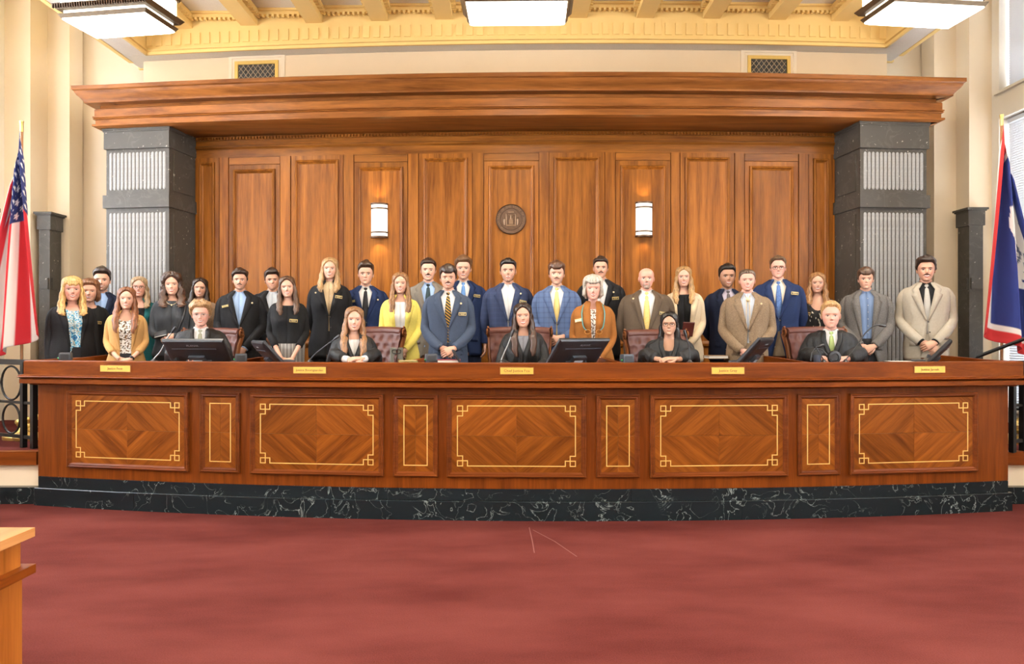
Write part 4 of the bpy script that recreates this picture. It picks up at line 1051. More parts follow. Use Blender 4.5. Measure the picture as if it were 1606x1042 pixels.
def make_hair(o, hc, sd):
    """hair in head coordinates; returns MB"""
    st = o['hair']; mb = MB(); rnd = random.Random(sd); n = 64; rowsN = 15
    if st == 'bald': return None
    fem = st in ('long', 'longcurly', 'medium', 'updo', 'tucked')
    line = LINE_F if fem else (LINE_B if st in ('bob', 'fringebob') else LINE_M)
    ph = sd*1.7
    rows, cols = [], []
    for j in range(rowsN+1):
        r, cc = [], []
        for i in range(n):
            th = 2*pi*i/n; dg = abs(math.degrees(th if th < pi else th-2*pi))
            l = lerp_tab(line, dg)[0]
            if st == 'fringe': l -= .12*smooth(50, 20, dg)
            if st == 'fringebob': l -= .13*smooth(45, 20, dg)
            if o.get('bangs'): l -= .22*smooth(40, 15, dg)
            if st == 'high': l += .05*smooth(50, 25, dg)
            q = j/rowsN; t = l + (1.0-l)*q
            top = smooth(.66, .92, t); frn = smooth(75, 25, dg)
            if st in ('short', 'high'): th_ = .006+.016*top+.010*frn*top
            elif st == 'buzz': th_ = .005+.008*top
            elif st == 'quiff': th_ = .006+.022*top+.020*frn*top*(1+.3*sin(th+.6))
            elif st in ('wavy', 'fringe'): th_ = .010+.022*top+.010*frn
            elif st == 'curlyshort': th_ = .024+.018*top
            elif st == 'longcurly': th_ = .024+.012*top
            elif st in ('bob', 'fringebob'): th_ = .022+.014*top
            else: th_ = .011+.010*top
            e = smooth(0, .16, q); th_ = -.003+(th_+.003)*e
            p = headp(th, t, 0)
            nz = noise.noise(Vector((th*3+ph, t*9, ph)))*.006
            if st in ('curlyshort', 'longcurly'): nz = noise.noise(p*62+Vector((ph, 0, 0)))*.020
            elif st in ('wavy',): nz = noise.noise(p*38+Vector((ph, 0, 0)))*.012
            elif st in ('short', 'quiff', 'fringe', 'high'): nz = noise.noise(Vector((p.x*70, p.y*25, p.z*25+ph)))*.007
            else: nz = .0035*sin(th*21+ph)+noise.noise(p*30)*.004
            pt = headp(th, t, max(-.003, th_+nz*e))
            if fem and dg < 40 and t > .82: pt.z -= .006*g2(pt.x, .006)        # parting
            r.append(pt); v = 1+.35*noise.noise(Vector((th*9+ph, t*2.0, 3)))+.15*sin(th*37+ph)
            cc.append(tuple(max(0, c*v) for c in hc))
        rows.append(r); cols.append(cc)
    mb.grid(rows, True, cols)
    def lock(pts, rads, nn=16, wave=0, ripple=.13):
        base = len(mb.V); P = cat(pts, 6); Rr = [tuple(catr([q[k] for q in rads], 6)[i] for k in (0, 1)) for i in range(len(P))]
        rows, cols = [], []
        for i, p in enumerate(P):
            r, cc = [], []
            wv = wave*sin(i*.9+ph)
            for k in range(nn):
                a = 2*pi*k/nn; rp_ = 1+ripple*sin(a*5+ph+i*.15)+.10*sin(a*9-ph+i*.1)
                r.append(p+Vector((Rr[i][0]*cos(a)*rp_+wv, Rr[i][1]*sin(a)*rp_, 0)))
                v = 1+.3*sin(a*5+ph+i*.15)+.25*noise.noise(Vector((a*3, i*.2, ph)))
                cc.append(tuple(max(0, c*v)*(1+o.get('tip', 0)*i/len(P)) for c in hc))
            rows.append(r); cols.append(cc)
        mb.grid(rows, True, cols, 0, True, True)
    ln = o.get('len', .20)
    if st in ('long', 'tucked', 'medium', 'longcurly'):
        k = 1.0 if st != 'longcurly' else 1.35
        wv = {'long': .004, 'longcurly': .010, 'medium': .006, 'tucked': .004}[st]
        fy = o.get('fronty', -.105)
        for sx in (-1, 1):
            if o.get('side') and sx != o['side']: continue
            lock([(sx*.058, -.022, .185), (sx*.076, -.024, .12), (sx*.082, -.022, .05), (sx*.088, -.040, -.03), (sx*.092, fy+.02, -.10), (sx*.088, fy-.012, -max(.12, ln*.75)), (sx*.078, fy-.02, -max(.14, ln))],
                 [(.012, .02), (.018*k, .030), (.024*k, .032), (.030*k, .030), (.034*k, .024), (.030*k, .018), (.010, .008)], wave=wv)
        for sx in (-1, 1):
            lock([(sx*.055, .03, .17), (sx*.075, .03, .10), (sx*.080, .03, .02), (sx*.086, .035, -.05), (sx*.088, .055, -.11), (sx*.06, .075, -.16)],
                 [(.02, .04), (.024*k, .045), (.028*k, .042), (.034*k, .040), (.034*k, .036), (.012, .012)], wave=wv)
        lock([(0, .06, .16), (0, .075, .08), (0, .07, .0), (0, .075, -.08), (0, .10, -.15)], [(.06, .035), (.075, .036), (.08, .034), (.085, .032), (.05, .015)], 20)
    if st in ('bob', 'fringebob'):
        dl = o.get('len', .02)
        for sx in (-1, 1):
            lock([(sx*.062, -.010, .17), (sx*.083, -.012, .11), (sx*.085, -.006, .05), (sx*.078, .0, -dl+.02), (sx*.066, .01, -dl)],
                 [(.012, .03), (.020, .045), (.022, .046), (.020, .040), (.008, .02)], ripple=.08)
        lock([(0, .06, .16), (0, .078, .08), (0, .066, .02), (0, .05, -dl+.01)], [(.06, .035), (.078, .034), (.076, .032), (.05, .02)], 20)
    if st == 'updo':
        for sx in (-1, 1):
            lock([(sx*.06, -.03, .17), (sx*.074, -.02, .11), (sx*.076, -.005, .04), (sx*.070, .01, -.005)], [(.012, .02), (.014, .028), (.012, .026), (.005, .01)])
    return mb
m_hair = attr_mat('hair', .42)
_N, _L = m_hair.node_tree.nodes, m_hair.node_tree.links
_tc = _N.new('ShaderNodeTexCoord'); _mp = _N.new('ShaderNodeMapping'); _mp.inputs['Scale'].default_value = (150, 150, 14); _nz = _N.new('ShaderNodeTexNoise'); _nz.inputs['Scale'].default_value = 1
_L.new(_tc.outputs['Object'], _mp.inputs[0]); _L.new(_mp.outputs[0], _nz.inputs['Vector'])
_mr = _N.new('ShaderNodeMapRange'); _mr.inputs[1].default_value = .3; _mr.inputs[2].default_value = .7; _mr.inputs[3].default_value = .45; _mr.inputs[4].default_value = 1.5; _L.new(_nz.outputs['Fac'], _mr.inputs[0])
_vm = _N.new('ShaderNodeVectorMath'); _vm.operation = 'SCALE'; _at = [n for n in _N if n.type == 'ATTRIBUTE'][0]
_L.new(_at.outputs['Color'], _vm.inputs[0]); _L.new(_mr.outputs[0], _vm.inputs['Scale']); _L.new(_vm.outputs[0], _N['Principled BSDF'].inputs['Base Color'])
BUTTON = plain('dark_button', (.05, .04, .035), .4); m_tagb = plain('black_name_tag', (.02, .018, .015), .4); m_tagg = plain('gold_name_tag', (.62, .46, .16), .4, .3)
m_whites = fabric('white_shirt', (.74, .74, .75), .8, .03)
m_pin = plain('gold_pin', (.75, .62, .38), .35, .6)
m_lens = plain('clear_lens', (.6, .65, .7), .05, 0, None, 0, 0)
for _n in ('clear_lens',):
    _b = MATS[_n].node_tree.nodes['Principled BSDF']; _b.inputs['Transmission Weight'].default_value = 1; _b.inputs['IOR'].default_value = 1.02; _b.inputs['Base Color'].default_value = (.97, .98, 1, 1)
def pattern(name, kind):
    key = 'pattern_'+name
    if key in MATS: return MATS[key]
    m, N, L, b = newmat(key); tc = N.new('ShaderNodeTexCoord'); b.inputs['Roughness'].default_value = .8
    rp = N.new('ShaderNodeValToRGB'); rp.color_ramp.interpolation = 'CONSTANT'
    E = rp.color_ramp.elements
    def ramp(*st):
        while len(E) > 1: E.remove(E[-1])
        E[0].position = st[0][0]; E[0].color = st[0][1]+(1,)
        for p, c in st[1:]:
            e = E.new(p); e.color = c+(1,)
    if kind == 'leopard':
        t = N.new('ShaderNodeTexNoise'); t.inputs['Scale'].default_value = 62; t.inputs['Detail'].default_value = 1; L.new(tc.outputs['Object'], t.inputs['Vector']); f = t.outputs['Fac']
        ramp((0, (.32, .17, .07)), (.36, (.02, .017, .015)), (.46, (.78, .76, .74)))
    elif kind == 'floral':
        t = N.new('ShaderNodeTexNoise'); t.inputs['Scale'].default_value = 26; t.inputs['Detail'].default_value = 3; t.inputs['Distortion'].default_value = 1.5; L.new(tc.outputs['Object'], t.inputs['Vector']); f = t.outputs['Fac']
        ramp((0, (.02, .10, .25)), (.40, (.05, .32, .52)), (.47, (.62, .70, .72)), (.55, (.28, .27, .24)), (.62, (.10, .38, .55)))
    elif kind == 'flecks':
        mp = N.new('ShaderNodeMapping'); mp.inputs['Scale'].default_value = (55, 55, 22); mp.inputs['Rotation'].default_value = (0, .5, 0); L.new(tc.outputs['Object'], mp.inputs[0])
        t = N.new('ShaderNodeTexNoise'); t.inputs['Scale'].default_value = 1; t.inputs['Detail'].default_value = 0; L.new(mp.outputs[0], t.inputs['Vector']); f = t.outputs['Fac']
        ramp((0, (.012, .012, .014)), (.68, (.60, .56, .48)))
    elif kind in ('stripe', 'pinstripe', 'thinstripe'):
        mp = N.new('ShaderNodeVectorRotate'); mp.rotation_type = 'Y_AXIS'; mp.inputs['Angle'].default_value = .9 if kind == 'stripe' else 0
        L.new(tc.outputs['Object'], mp.inputs['Vector'])
        t = N.new('ShaderNodeTexWave'); t.wave_profile = 'SAW' if kind == 'stripe' else 'SIN'; t.inputs['Scale'].default_value = 14 if kind == 'stripe' else (9 if kind == 'pinstripe' else 20)
        L.new(mp.outputs[0], t.inputs['Vector']); f = t.outputs['Fac']
        if kind == 'stripe': ramp((0, (.018, .014, .012)), (.55, (.55, .30, .03)), (.85, (.018, .014, .012)))
        elif kind == 'pinstripe': ramp((0, (.16, .15, .14)), (.93, (.42, .40, .37)))
        else: ramp((0, (.50, .58, .72)), (.6, (.74, .77, .82)))
    elif kind == 'plaid':
        out = None; f = None
        ws = []
        for ax in ('X', 'Z'):
            t = N.new('ShaderNodeTexWave'); t.bands_direction = ax; t.inputs['Scale'].default_value = 6; L.new(tc.outputs['Object'], t.inputs['Vector'])
            q = N.new('ShaderNodeMath'); q.operation = 'POWER'; q.inputs[1].default_value = 6; L.new(t.outputs['Fac'], q.inputs[0]); ws.append(q)
        s_ = N.new('ShaderNodeMath'); s_.operation = 'MULTIPLY_ADD'; s_.inputs[1].default_value = .5; L.new(ws[0].outputs[0], s_.inputs[0])
        h_ = N.new('ShaderNodeMath'); h_.operation = 'MULTIPLY'; h_.inputs[1].default_value = .5; L.new(ws[1].outputs[0], h_.inputs[0]); L.new(h_.outputs[0], s_.inputs[2]); f = s_.outputs[0]
        rp.color_ramp.interpolation = 'LINEAR'; c0, c1 = name_cols[name]; ramp((0, c0), (1, c1))
    elif kind == 'weave':
        t = N.new('ShaderNodeTexNoise'); t.inputs['Scale'].default_value = 130; t.inputs['Detail'].default_value = 2; L.new(tc.outputs['Object'], t.inputs['Vector']); f = t.outputs['Fac']
        rp.color_ramp.interpolation = 'LINEAR'; c0, c1 = name_cols[name]; ramp((.3, c0), (.7, c1))
    L.new(f, rp.inputs[0]); L.new(rp.outputs[0], b.inputs['Base Color'])
    MATS[key] = m; return m
name_cols = {'blueplaid': ((.070, .110, .215), (.035, .055, .13)), 'navycheck': ((.012, .022, .066), (.022, .036, .09)), 'tweed': ((.12, .075, .040), (.24, .16, .09)), 'greyweave': ((.075, .068, .065), (.15, .14, .13)),
             'bluetie': ((.03, .07, .22), (.12, .22, .45)), 'fuzzy': ((.16, .10, .06), (.36, .25, .17)), 'goldtie': ((.62, .43, .10), (.78, .60, .25))}
PCOUNT = [0]
def person(px, top, chin, D, label, sex='m', skin=(.52, .27, .18), hc=(.05, .025, .012), seated=False, turn=0, lean=0, tilt=0, o=None, outer=None, inner=None, collar=None, tie=None,
           pose='hang', hz=.97, bottom=None, wide=1.0, belly=0, tagspec=None, pin=None, neck='v', neckz=1.36, zb=1.12, glasses=None, mous=None, wfront=.0, sleeve=True, cuff=None):
    PCOUNT[0] += 1; sd = PCOUNT[0]; o = dict(o or {}); o.setdefault('hair', 'short' if sex == 'm' else 'long'); o['fem'] = sex == 'f'
    c = UV(px, chin, D); X, Y = c.x, c.y
    hscale = max(.90, min(1.12, (chin-top)*Y/F/(.238 if o['hair'] != 'bald' else .226)))
    B = Body(sex, wide, belly)
    if seated: s = .97 if sex == 'f' else 1.0; dz = (c.z-PZ) - 1.510*s
    else: s = (c.z-PZ)/1.510; dz = 0
    root = tag(empty('person', (X, Y, PZ), -atan2(X, Y)*.8 + R(turn)), label, 'person', 'seated judges in black robes' if seated else 'people standing behind the bench')
    T = lambda p: Vector((p.x*s, p.y*s, p.z*s+dz))
    fem = sex == 'f'; kx = (.86 if fem else 1.0)*(1+(wide-1)*.8); kr = (.84 if fem else 1.0)*(1+(wide-1)*.6)
    # ---------------- arms
    def arm(sx):
        sh = [(.105, .010, 1.425), (.158, .010, 1.406), (.188, .012, 1.345)]
        if pose == 'clasp': r_ = [(.203, .026, 1.24), (.212, .014, 1.13), (.172, -.085-belly, 1.05), (.105, -.165-belly, (hz+1.05)/2-.02), (.062, -.195-belly, hz)]
        elif pose == 'behind': r_ = [(.205, .04, 1.24), (.215, .06, 1.13), (.18, .12, 1.02), (.09, .17, .95), (.05, .18, .93)]
        elif pose == 'cross': r_ = [(.205, .012, 1.24), (.215, -.02, 1.13), (.17, -.12, 1.075), (.08, -.175, 1.07), (.03, -.185, 1.07)]
        elif pose == 'desk':
            hd = (hz-dz)/s
            r_ = [(.215, -.03, 1.27), (.238, -.10, 1.15), (.215, -.24, hd+.06), (.135, -.345, hd+.03), (.075, -.385, hd+.022)]
        else: r_ = [(.204, .012, 1.24), (.212, .005, 1.12), (.220, -.02, 1.0), (.220, -.045, .90), (.220, -.05, .86)]
        return [Vector((sx*x*kx, y, z)) for x, y, z in sh+r_]
    arms = {sx: arm(sx) for sx in (-1, 1)}
    # ---------------- body: one figure of skin from the hips to the crown, with arms, hands and legs
    mb = MB(); rows, cols = [], []
    hc3 = hc
    yoff = -.012
    def HT(p):   # head coordinates -> local
        q = p*hscale
        if tilt or lean:
            q = Matrix.Rotation(R(tilt), 3, 'Y') @ Matrix.Rotation(R(lean), 3, 'Z') @ q
        return Vector((q.x, q.y+yoff*s, q.z + 1.510*s + dz))
    for z in (.74, .85, .95, 1.05, 1.15, 1.25, 1.33, 1.39, 1.43, 1.46, 1.48):
        rows.append([T(B.S(th, z, -.014)) for th in THS]); cols.append([skin]*NCOL)
    nr = (.0525 if not fem else .0435)*(1+(wide-1)*.5)
    for z, r_, yy in ((1.495, nr+.003, .012), (1.515, nr, .010), (1.527, nr-.001, .006)):
        rows.append([T(Vector((r_*sin(th), yy - r_*1.02*cos(th), z))) for th in THS]); cols.append([skin]*NCOL)
    for t in HROWS:
        hp = [headp(th, t) for th in THS]
        rows.append([HT(p) for p in hp]); cols.append([face_col(p, t, th, skin, hc3, o) for p, th in zip(hp, THS)])
    mb.grid(rows, True, cols, 0, True, True)
    if not fem or o['hair'] in ('bob',) or o.get('ears'):
        for sx in (-1, 1):
            M = Matrix.Rotation(sx*R(22), 3, 'Z'); cpos = HT(Vector((sx*.0765, .012, .108)))
            mb.ell(cpos, (.009*hscale, .017*hscale, .030*hscale), 10, 8, M, skin)
            mb.ell(cpos+Vector((sx*.004, -.004, .004)), (.005*hscale, .010*hscale, .019*hscale), 8, 6, M, tuple(v*.8 for v in skin))
    for sx in (-1, 1):
        P = [T(p) for p in arms[sx]]; mb.tube(cat(P, 3), catr([q*s*kr for q in (.022, .030, .034, .034, .032, .030, .027, .025)], 3), 10, col=skin)
        w = P[-1]; el = P[-3]; fd = (w-el).normalized()
        if pose == 'clasp':
            if sx == 1: add_hand(mb, w+Vector((-.0, -.012, -.006)), Vector((-.92, -.18, -.42)), Vector((-.2, .9, -.25)), 1, skin, s*.98, .55)
            else: add_hand(mb, w+Vector((0, .012, .0)), Vector((.85, -.05, -.55)), Vector((.2, .95, -.2)), -1, tuple(v*.95 for v in skin), s*.98, .55)
        elif pose == 'cross':
            add_hand(mb, w+Vector((0, -.01 if sx > 0 else .012, .005)), Vector((-sx*.9, -.2, -.3)), Vector((0, .9, -.3)), sx, skin, s*.95, .6)
        elif pose == 'desk':
            if sx == 1: add_hand(mb, w+Vector((0, -.008, .008)), Vector((-.85, -.45, .02)), Vector((.0, .3, -1)), 1, skin, s*.96, .35)
            else: add_hand(mb, w+Vector((0, 0, -.004)), Vector((.85, -.45, .0)), Vector((0, .3, -1)), -1, tuple(v*.95 for v in skin), s*.96, .3)
        else:
            add_hand(mb, w, Vector((0, -.15, -1)) if pose == 'hang' else fd, Vector((-sx, .0, 0)), sx if pose == 'hang' else sx, skin, s*.96, .45)
    if seated:
        for sx in (-1, 1):
            zh = .62
            mb.tube([(sx*.09, .02, zh), (sx*.10, -.2, zh-.02), (sx*.11, -.40, zh-.04), (sx*.11, -.43, zh-.2), (sx*.11, -.42, .10), (sx*.11, -.47, .06), (sx*.11, -.56, .045)], [.08, .075, .06, .052, .042, .042, .03], 10, col=skin)
    else:
        for sx in (-1, 1):
            P = [(sx*.085, .0, .84), (sx*.092, -.005, .68), (sx*.098, -.005, .48), (sx*.10, .012, .32), (sx*.10, .02, .09), (sx*.10, -.03, .055), (sx*.11, -.12, .035)]
            mb.tube([T(Vector(p)) for p in P], [q*s for q in (.085, .075, .056, .052, .04, .038, .03)], 10, col=skin)
    mb.build('body', m_skin, root, angle=None)
    # ---------------- hair
    hm = make_hair(o, hc, sd)
    if hm:
        hm.V = [tuple(HT(Vector(v))) for v in hm.V]; hm.build('hair', m_hair, root, angle=None)
    if mous:
        mm = MB(); pts = []
        for k in range(9):
            x = -.030+.060*k/8; t_ = .288-.045*(x/.030)**2*mous; w_ = lerp_tab(HW, t_)[0]*1.07; pts.append(headp(asin(max(-.99, min(.99, math.copysign(abs(x/w_)**1.04, x)))), t_) + Vector((0, -.002, 0)))
        mm.tube([HT(p) for p in pts], [(.003, .002), (.0055, .004), (.0065, .005), (.0065, .005), (.0055, .0045), (.0065, .005), (.0065, .005), (.0055, .004), (.003, .002)], 8, col=o.get('mcol', tuple(v*.8 for v in hc)))
        mm.build('moustache', m_hair, root)
    if glasses:
        gm = MB()
        for sx in (-1, 1):
            gm.tube([HT(Vector((sx*.0335+.0235*abs(cos(a))**.7*math.copysign(1, cos(a)), -.098, .108+.0165*abs(sin(a))**.7*math.copysign(1, sin(a))))) for a in [2*pi*k/20 for k in range(21)]], .0019*o.get('gthick', 1), 5, caps=False)
            gm.tube([HT(Vector((sx*.055, -.096, .112))), HT(Vector((sx*.075, -.05, .113))), HT(Vector((sx*.080, .005, .112)))], .0018, 5)
        gm.tube([HT(Vector((-.010, -.099, .111))), HT(Vector((0, -.104, .113))), HT(Vector((.010, -.099, .111)))], .002, 5)
        gm.build('glasses', glasses, root)
    # ---------------- clothing
    def SJ(th, z, off): return T(B.S(th, z, off))
    def th_at(x, z, off):
        """angle whose surface point lies at +x on the front"""
        a = lerp_tab(B.T, z)[0]; a = a*(1+(B.wide-1)*smooth(1.49, 1.40, z)) + B.belly*g2(z-1.03, .16)*.6 + off
        return asin(max(0, min(.985, (x/a)))**(2.5/2)) if a > 0 else 0
    def sleeves(mbk, rs, short=0, flare=None, fold=.07, n=14):
        for sx in (-1, 1):
            P = [T(p) for p in arms[sx]]; Pq = cat(P, 4); rr = catr([q*s*kr for q in rs], 4)
            if short: Pq = Pq[:-short]; rr = rr[:-short]
            mbk.tube(Pq, rr, n, wob=fold)
    def shell(off, z0, z1f, gap=lambda z: 0.0, nth=48, nz=22, fold=0.0, ph=0.0, top=None):
        """torso shell from z0 to z1f(th); gap(z) = half opening at the front"""
        rows = []
        for j in range(nz+1):
            q = j/nz; r = []
            for i in range(nth+1):
                u = i/nth; zt0 = z1f(2*pi*u); z = z0+(zt0-z0)*q
                a0 = th_at(gap(z), z, off) if gap(z) > 0 else 0
                th = a0+(2*pi-2*a0)*u
                of = off + (fold*(sin(th*9+ph+z*4)*.6+noise.noise(Vector((th*2.2, z*7, sd)))*1.2) if fold else 0) * (1 if z < 1.38 else .4)
                if z < .86: of += (.86-z)*.10
                r.append(SJ(th, z, of))
            rows.append(r)
        return rows
    def finish(mbk, name, mat, thick=.004):
        ob = mbk.build(name, mat, root, angle=None)
        if thick: md = ob.modifiers.new('thick', 'SOLIDIFY'); md.thickness = thick; md.offset = 1
        return ob
    # trousers, skirt and shoes
    bm = bottom or fabric('charcoal_trousers', (.022, .022, .026))
    if not seated:
        if o.get('skirt'):
            mbk = MB(); mbk.grid([[T(Vector(((.165-.02*q)*sin(t)*1.08, -(.125)*cos(t)*1.05, 1.02-.5*q))) for t in [2*pi*k/32 for k in range(32)]] for q in [k/8 for k in range(9)]], True); finish(mbk, 'skirt', bm)
        else:
            mbk = MB()
            for sx in (-1, 1):
                mbk.tube([T(Vector(p)) for p in ((sx*.075, 0, .98), (sx*.085, 0, .84), (sx*.094, -.005, .68), (sx*.10, -.005, .48), (sx*.10, .01, .3), (sx*.10, .012, .06))], [q*s*(1+(wide-1)) for q in ((.095), (.10), .088, .072, .066, .062)], 14, wob=.05)
            mbk.grid(shell(.006, .77, lambda th: 1.0))
            mbk.build('trousers', bm, root, angle=None)
        for sx in (-1, 1):
            mbk = MB(); mbk.tube([T(Vector((sx*.10, .06, .035))), T(Vector((sx*.10, .0, .045))), T(Vector((sx*.105, -.10, .035))), T(Vector((sx*.11, -.19, .022)))], [(.035, .034), (.042, .045), (.046, .034), (.03, .02)], 10); mbk.build('shoe', m_plastic, root)
    seed = sd*2.1
    # inner garment
    if inner:
        mbk = MB()
        if collar is None:
            zf_ = lambda th: (neckz + (1.462-neckz)*smooth(0, .95, min(th, 2*pi-th)) if neck == 'v' else neckz + (1.468-neckz)*smooth(.2, 1.1, min(th, 2*pi-th)))
        else: zf_ = lambda th: 1.484
        mbk.grid(shell(.003, .84, zf_, fold=.002)); finish(mbk, 'top' if collar is None else 'shirt', inner, .002)
        if collar is not None:
            mbk = MB(); rows = [[], [], []]; op = .10 if tie else .34
            for i in range(33):
                th = op+(2*pi-2*op)*i/32; d = min(th, 2*pi-th); fr = smooth(.95, op, d)
                rn = nr+.008
                rows[0].append(T(Vector((rn*sin(th), .012-rn*1.03*cos(th), 1.478))))
                rows[1].append(T(Vector(((rn+.003)*sin(th), .010-(rn+.003)*1.03*cos(th), 1.506-.018*fr))))
                rows[2].append(T(Vector(((rn+.013)*sin(th+.06*fr*(1 if th < pi else -1)), .012-(rn+.014+.006*fr)*1.05*cos(th), 1.478-.036*fr))))
            mbk.grid(rows); finish(mbk, 'collar', collar, .002)
            if not tie and outer and outer[0] in ('jacket', 'coat', 'blazer'):
                mbk = MB()
                for z in (1.41, 1.34, 1.27, 1.20, 1.13, 1.06): mbk.ell(SJ(.03, z, .006), (.004, .002, .004), 6, 4)
                mbk.build('shirt_buttons', plain('pearl_button', (.7, .68, .62), .4), root)
    if tie:
        mbk = MB(); rows = []; zs = [(1.478, .012), (1.468, .019), (1.455, .016), (1.447, .013), (1.43, .016), (1.36, .024), (1.28, .030), (1.18, .036), (1.08, .040), (1.04, .030), (1.0, .003)]
        for z, w_ in zs:
            p = SJ(0.0, min(z, 1.44), .010); p.z = z*s+dz
            if z > 1.44: p.y = T(Vector((0, .010-nr*1.03-.027, z))).y
            bl = .006 if z > 1.44 else .003
            rows.append([p+Vector((w_*s*q, bl*abs(q)**2, 0)) for q in (-1, -.5, 0, .5, 1)])
        mbk.grid(rows); finish(mbk, 'tie', tie, .006)
    # outer garment
    RS = {'jacket': (.030, .046, .056, .054, .053, .050, .046, .043), 'coat': (.042, .060, .066, .063, .060, .056, .052, .050), 'sweater': (.034, .048, .053, .050, .048, .046, .042, .039),
          'robe': (.045, .062, .069, .073, .074, .072, .068, .062), 'dress': (.034, .046, .049, .046, .044, .042, .039, .037)}
    if outer:
        kind, mat = outer[0], outer[1]
        mbk = MB()
        if kind in ('jacket', 'coat', 'blazer'):
            zbt = zb; wo = outer[2] if len(outer) > 2 else .070; hem = .74 if kind != 'coat' else .55
            def gap(z):
                if z >= zbt: return .004 + wfront + (wo-wfront)*min(1, (z-zbt)/(1.435-zbt)) if z < 1.435 else max(.03, wo - (z-1.435)*.55)
                return .004 + wfront + (.05 if kind == 'jacket' else .018)*smooth(zbt, hem, z)**1.5
            off = .016 if kind != 'coat' else .026
            mbk.grid(shell(off, hem, lambda th: 1.497, gap, fold=.003, ph=seed))
            sleeves(mbk, RS['jacket' if kind != 'coat' else 'coat'], outer[3] if len(outer) > 3 else 0)
            finish(mbk, {'jacket': 'jacket', 'coat': 'overcoat', 'blazer': 'blazer'}[kind], mat)
            # lapels
            for sx in (-1, 1):
                lm = MB(); rows = [[], [], []]; K = 26
                for k in range(K+1):
                    z = zbt+.005+(1.488-zbt-.005)*k/K; q = (z-zbt)/(1.40-zbt)
                    if z < 1.385: wl = .082*min(1, q)**.8
                    elif z < 1.405: wl = .052
                    else: wl = .060-.02*(z-1.405)/.08
                    gx = gap(z); 
                    for e_, fx in enumerate((gx-.004, gx+wl*.5, gx+wl)):
                        th = th_at(max(0.0005, fx), z, off+.010)
                        rows[e_].append(SJ(sx*th, z, off+(.007, .012, .008)[e_]))
                lm.grid(rows); finish(lm, 'lapel', mat, .003)
            if outer[0] != 'coat' and not wfront:
                mbk = MB(); p = SJ(0.02, zbt-.005, off+.006); mbk.ell(p, (.009, .004, .009), 8, 5); p = SJ(.06, zbt-.105, off+.006); mbk.ell(p, (.008, .004, .008), 8, 5); mbk.build('jacket_buttons', BUTTON, root)
            if kind == 'jacket':
                for th, z in ((-.55, .93), (.55, .93)):
                    mbk = MB(); mbk.grid([[SJ(th+q, z+dz_, off+.006) for q in (-.22, -.1, .0, .1, .22)] for dz_ in (0, -.05)]); finish(mbk, 'pocket_flap', mat, .003)
        elif kind in ('sweater', 'dress'):
            zf_ = (lambda th: neckz+(1.470-neckz)*smooth(.15, 1.1, min(th, 2*pi-th))) if neck == 'round' else (lambda th: neckz+(1.466-neckz)*smooth(0, .9, min(th, 2*pi-th)))
            mbk.grid(shell(.012 if kind == 'sweater' else .006, o.get('hem', .86), zf_, fold=.004, ph=seed))
            if sleeve: sleeves(mbk, RS[kind], o.get('shortsleeve', 0))
            finish(mbk, 'sweater' if kind == 'sweater' else 'dress', mat)
        elif kind == 'robe':
            gp = lambda z: .002 if z < 1.27 else min(.052, .003+.38*(z-1.27))
            mbk.grid(shell(.034, .66, lambda th: 1.487, gp, 80, 26, fold=.012, ph=seed))
            sleeves(mbk, RS['robe'], 3, fold=.16, n=22); finish(mbk, 'robe', mat, .005)
            mbk = MB(); lap = []
            mbk = MB()   # skirts over the lap
            mbk.grid([[Vector((x_, y_, z_)) for x_, z_ in ((-.26, .50), (-.22, .66), (-.1, .72), (0, .70), (.1, .72), (.22, .66), (.26, .50))] for y_ in (.02, -.15, -.3, -.42)]); mbk.grid([[Vector((x_, -.42-.02*sin(x_*30), z_)) for x_ in (-.26, -.2, -.1, 0, .1, .2, .26)] for z_ in (.70, .5, .3, .12)]); finish(mbk, 'robe_skirt', mat)
            for sx in (-1, 1):
                mbk = MB(); rows = []
                for k in range(22):
                    z = .78+(1.475-.78)*k/21; gx = gp(z)
                    rows.append([SJ(sx*th_at(max(.0005, gx+dx), z, .05), z, .052+bb) for dx, bb in ((-.002, -.004), (.012, .006), (.030, .006), (.042, -.004))])
                mbk.grid(rows); finish(mbk, 'robe_band', mat, .003)
    if cuff is not None and pose in ('clasp', 'desk'):
        for sx in (-1, 1):
            P = [T(p) for p in arms[sx]]; d = (P[-1]-P[-2]).normalized()
            mbk = MB(); mbk.tube([P[-1]-d*.05, P[-1]-d*.004, P[-1]+d*.012], [.038*s*kr, .038*s*kr, .036*s*kr], 12); mbk.build('cuff', cuff, root)
    if tagspec:
        th, z, tilt_, mt = tagspec
        p = SJ(th, z, .030); p2 = SJ(th+.02, z, .030); aa = atan2(p2.y-p.y, p2.x-p.x) if (p2-p).length > 1e-6 else 0
        if abs(aa) > pi/2: aa -= math.copysign(pi, aa)
        nt = empty('name_tag', p, 0); nt.parent = root; nt.rotation_euler = (0, R(tilt_), aa)
        mbk = MB(); mbk.box((0, 0, 0), (.078, .004, .030)); mbk.build('tag_plate', mt, nt, False)
        mbk = MB(); mbk.frame(.078, .030, [(0, .0025), (.004, .0035), (.0045, .002)]); mbk.build('tag_border', m_tagg if mt is not m_tagg else m_tagb, nt, False)
        for k, (wq, zq) in enumerate(((.052, .005), (.04, -.006))):
            mbk = MB(); mbk.box((0, -.0026, zq), (wq, .001, .004)); mbk.build('tag_line', m_tagg if mt is not m_tagg else m_ink, nt, False)
    if pin:
        p = SJ(pin[0], pin[1], .030); mbk = MB(); mbk.ell(p, (.010, .004, .010), 10, 5); mbk.build('lapel_pin', m_pin, root)
    return root, T, B, SJ, arms
LT, MD, TN, PK = (.62, .345, .245), (.55, .29, .195), (.40, .205, .125), (.64, .33, .25)
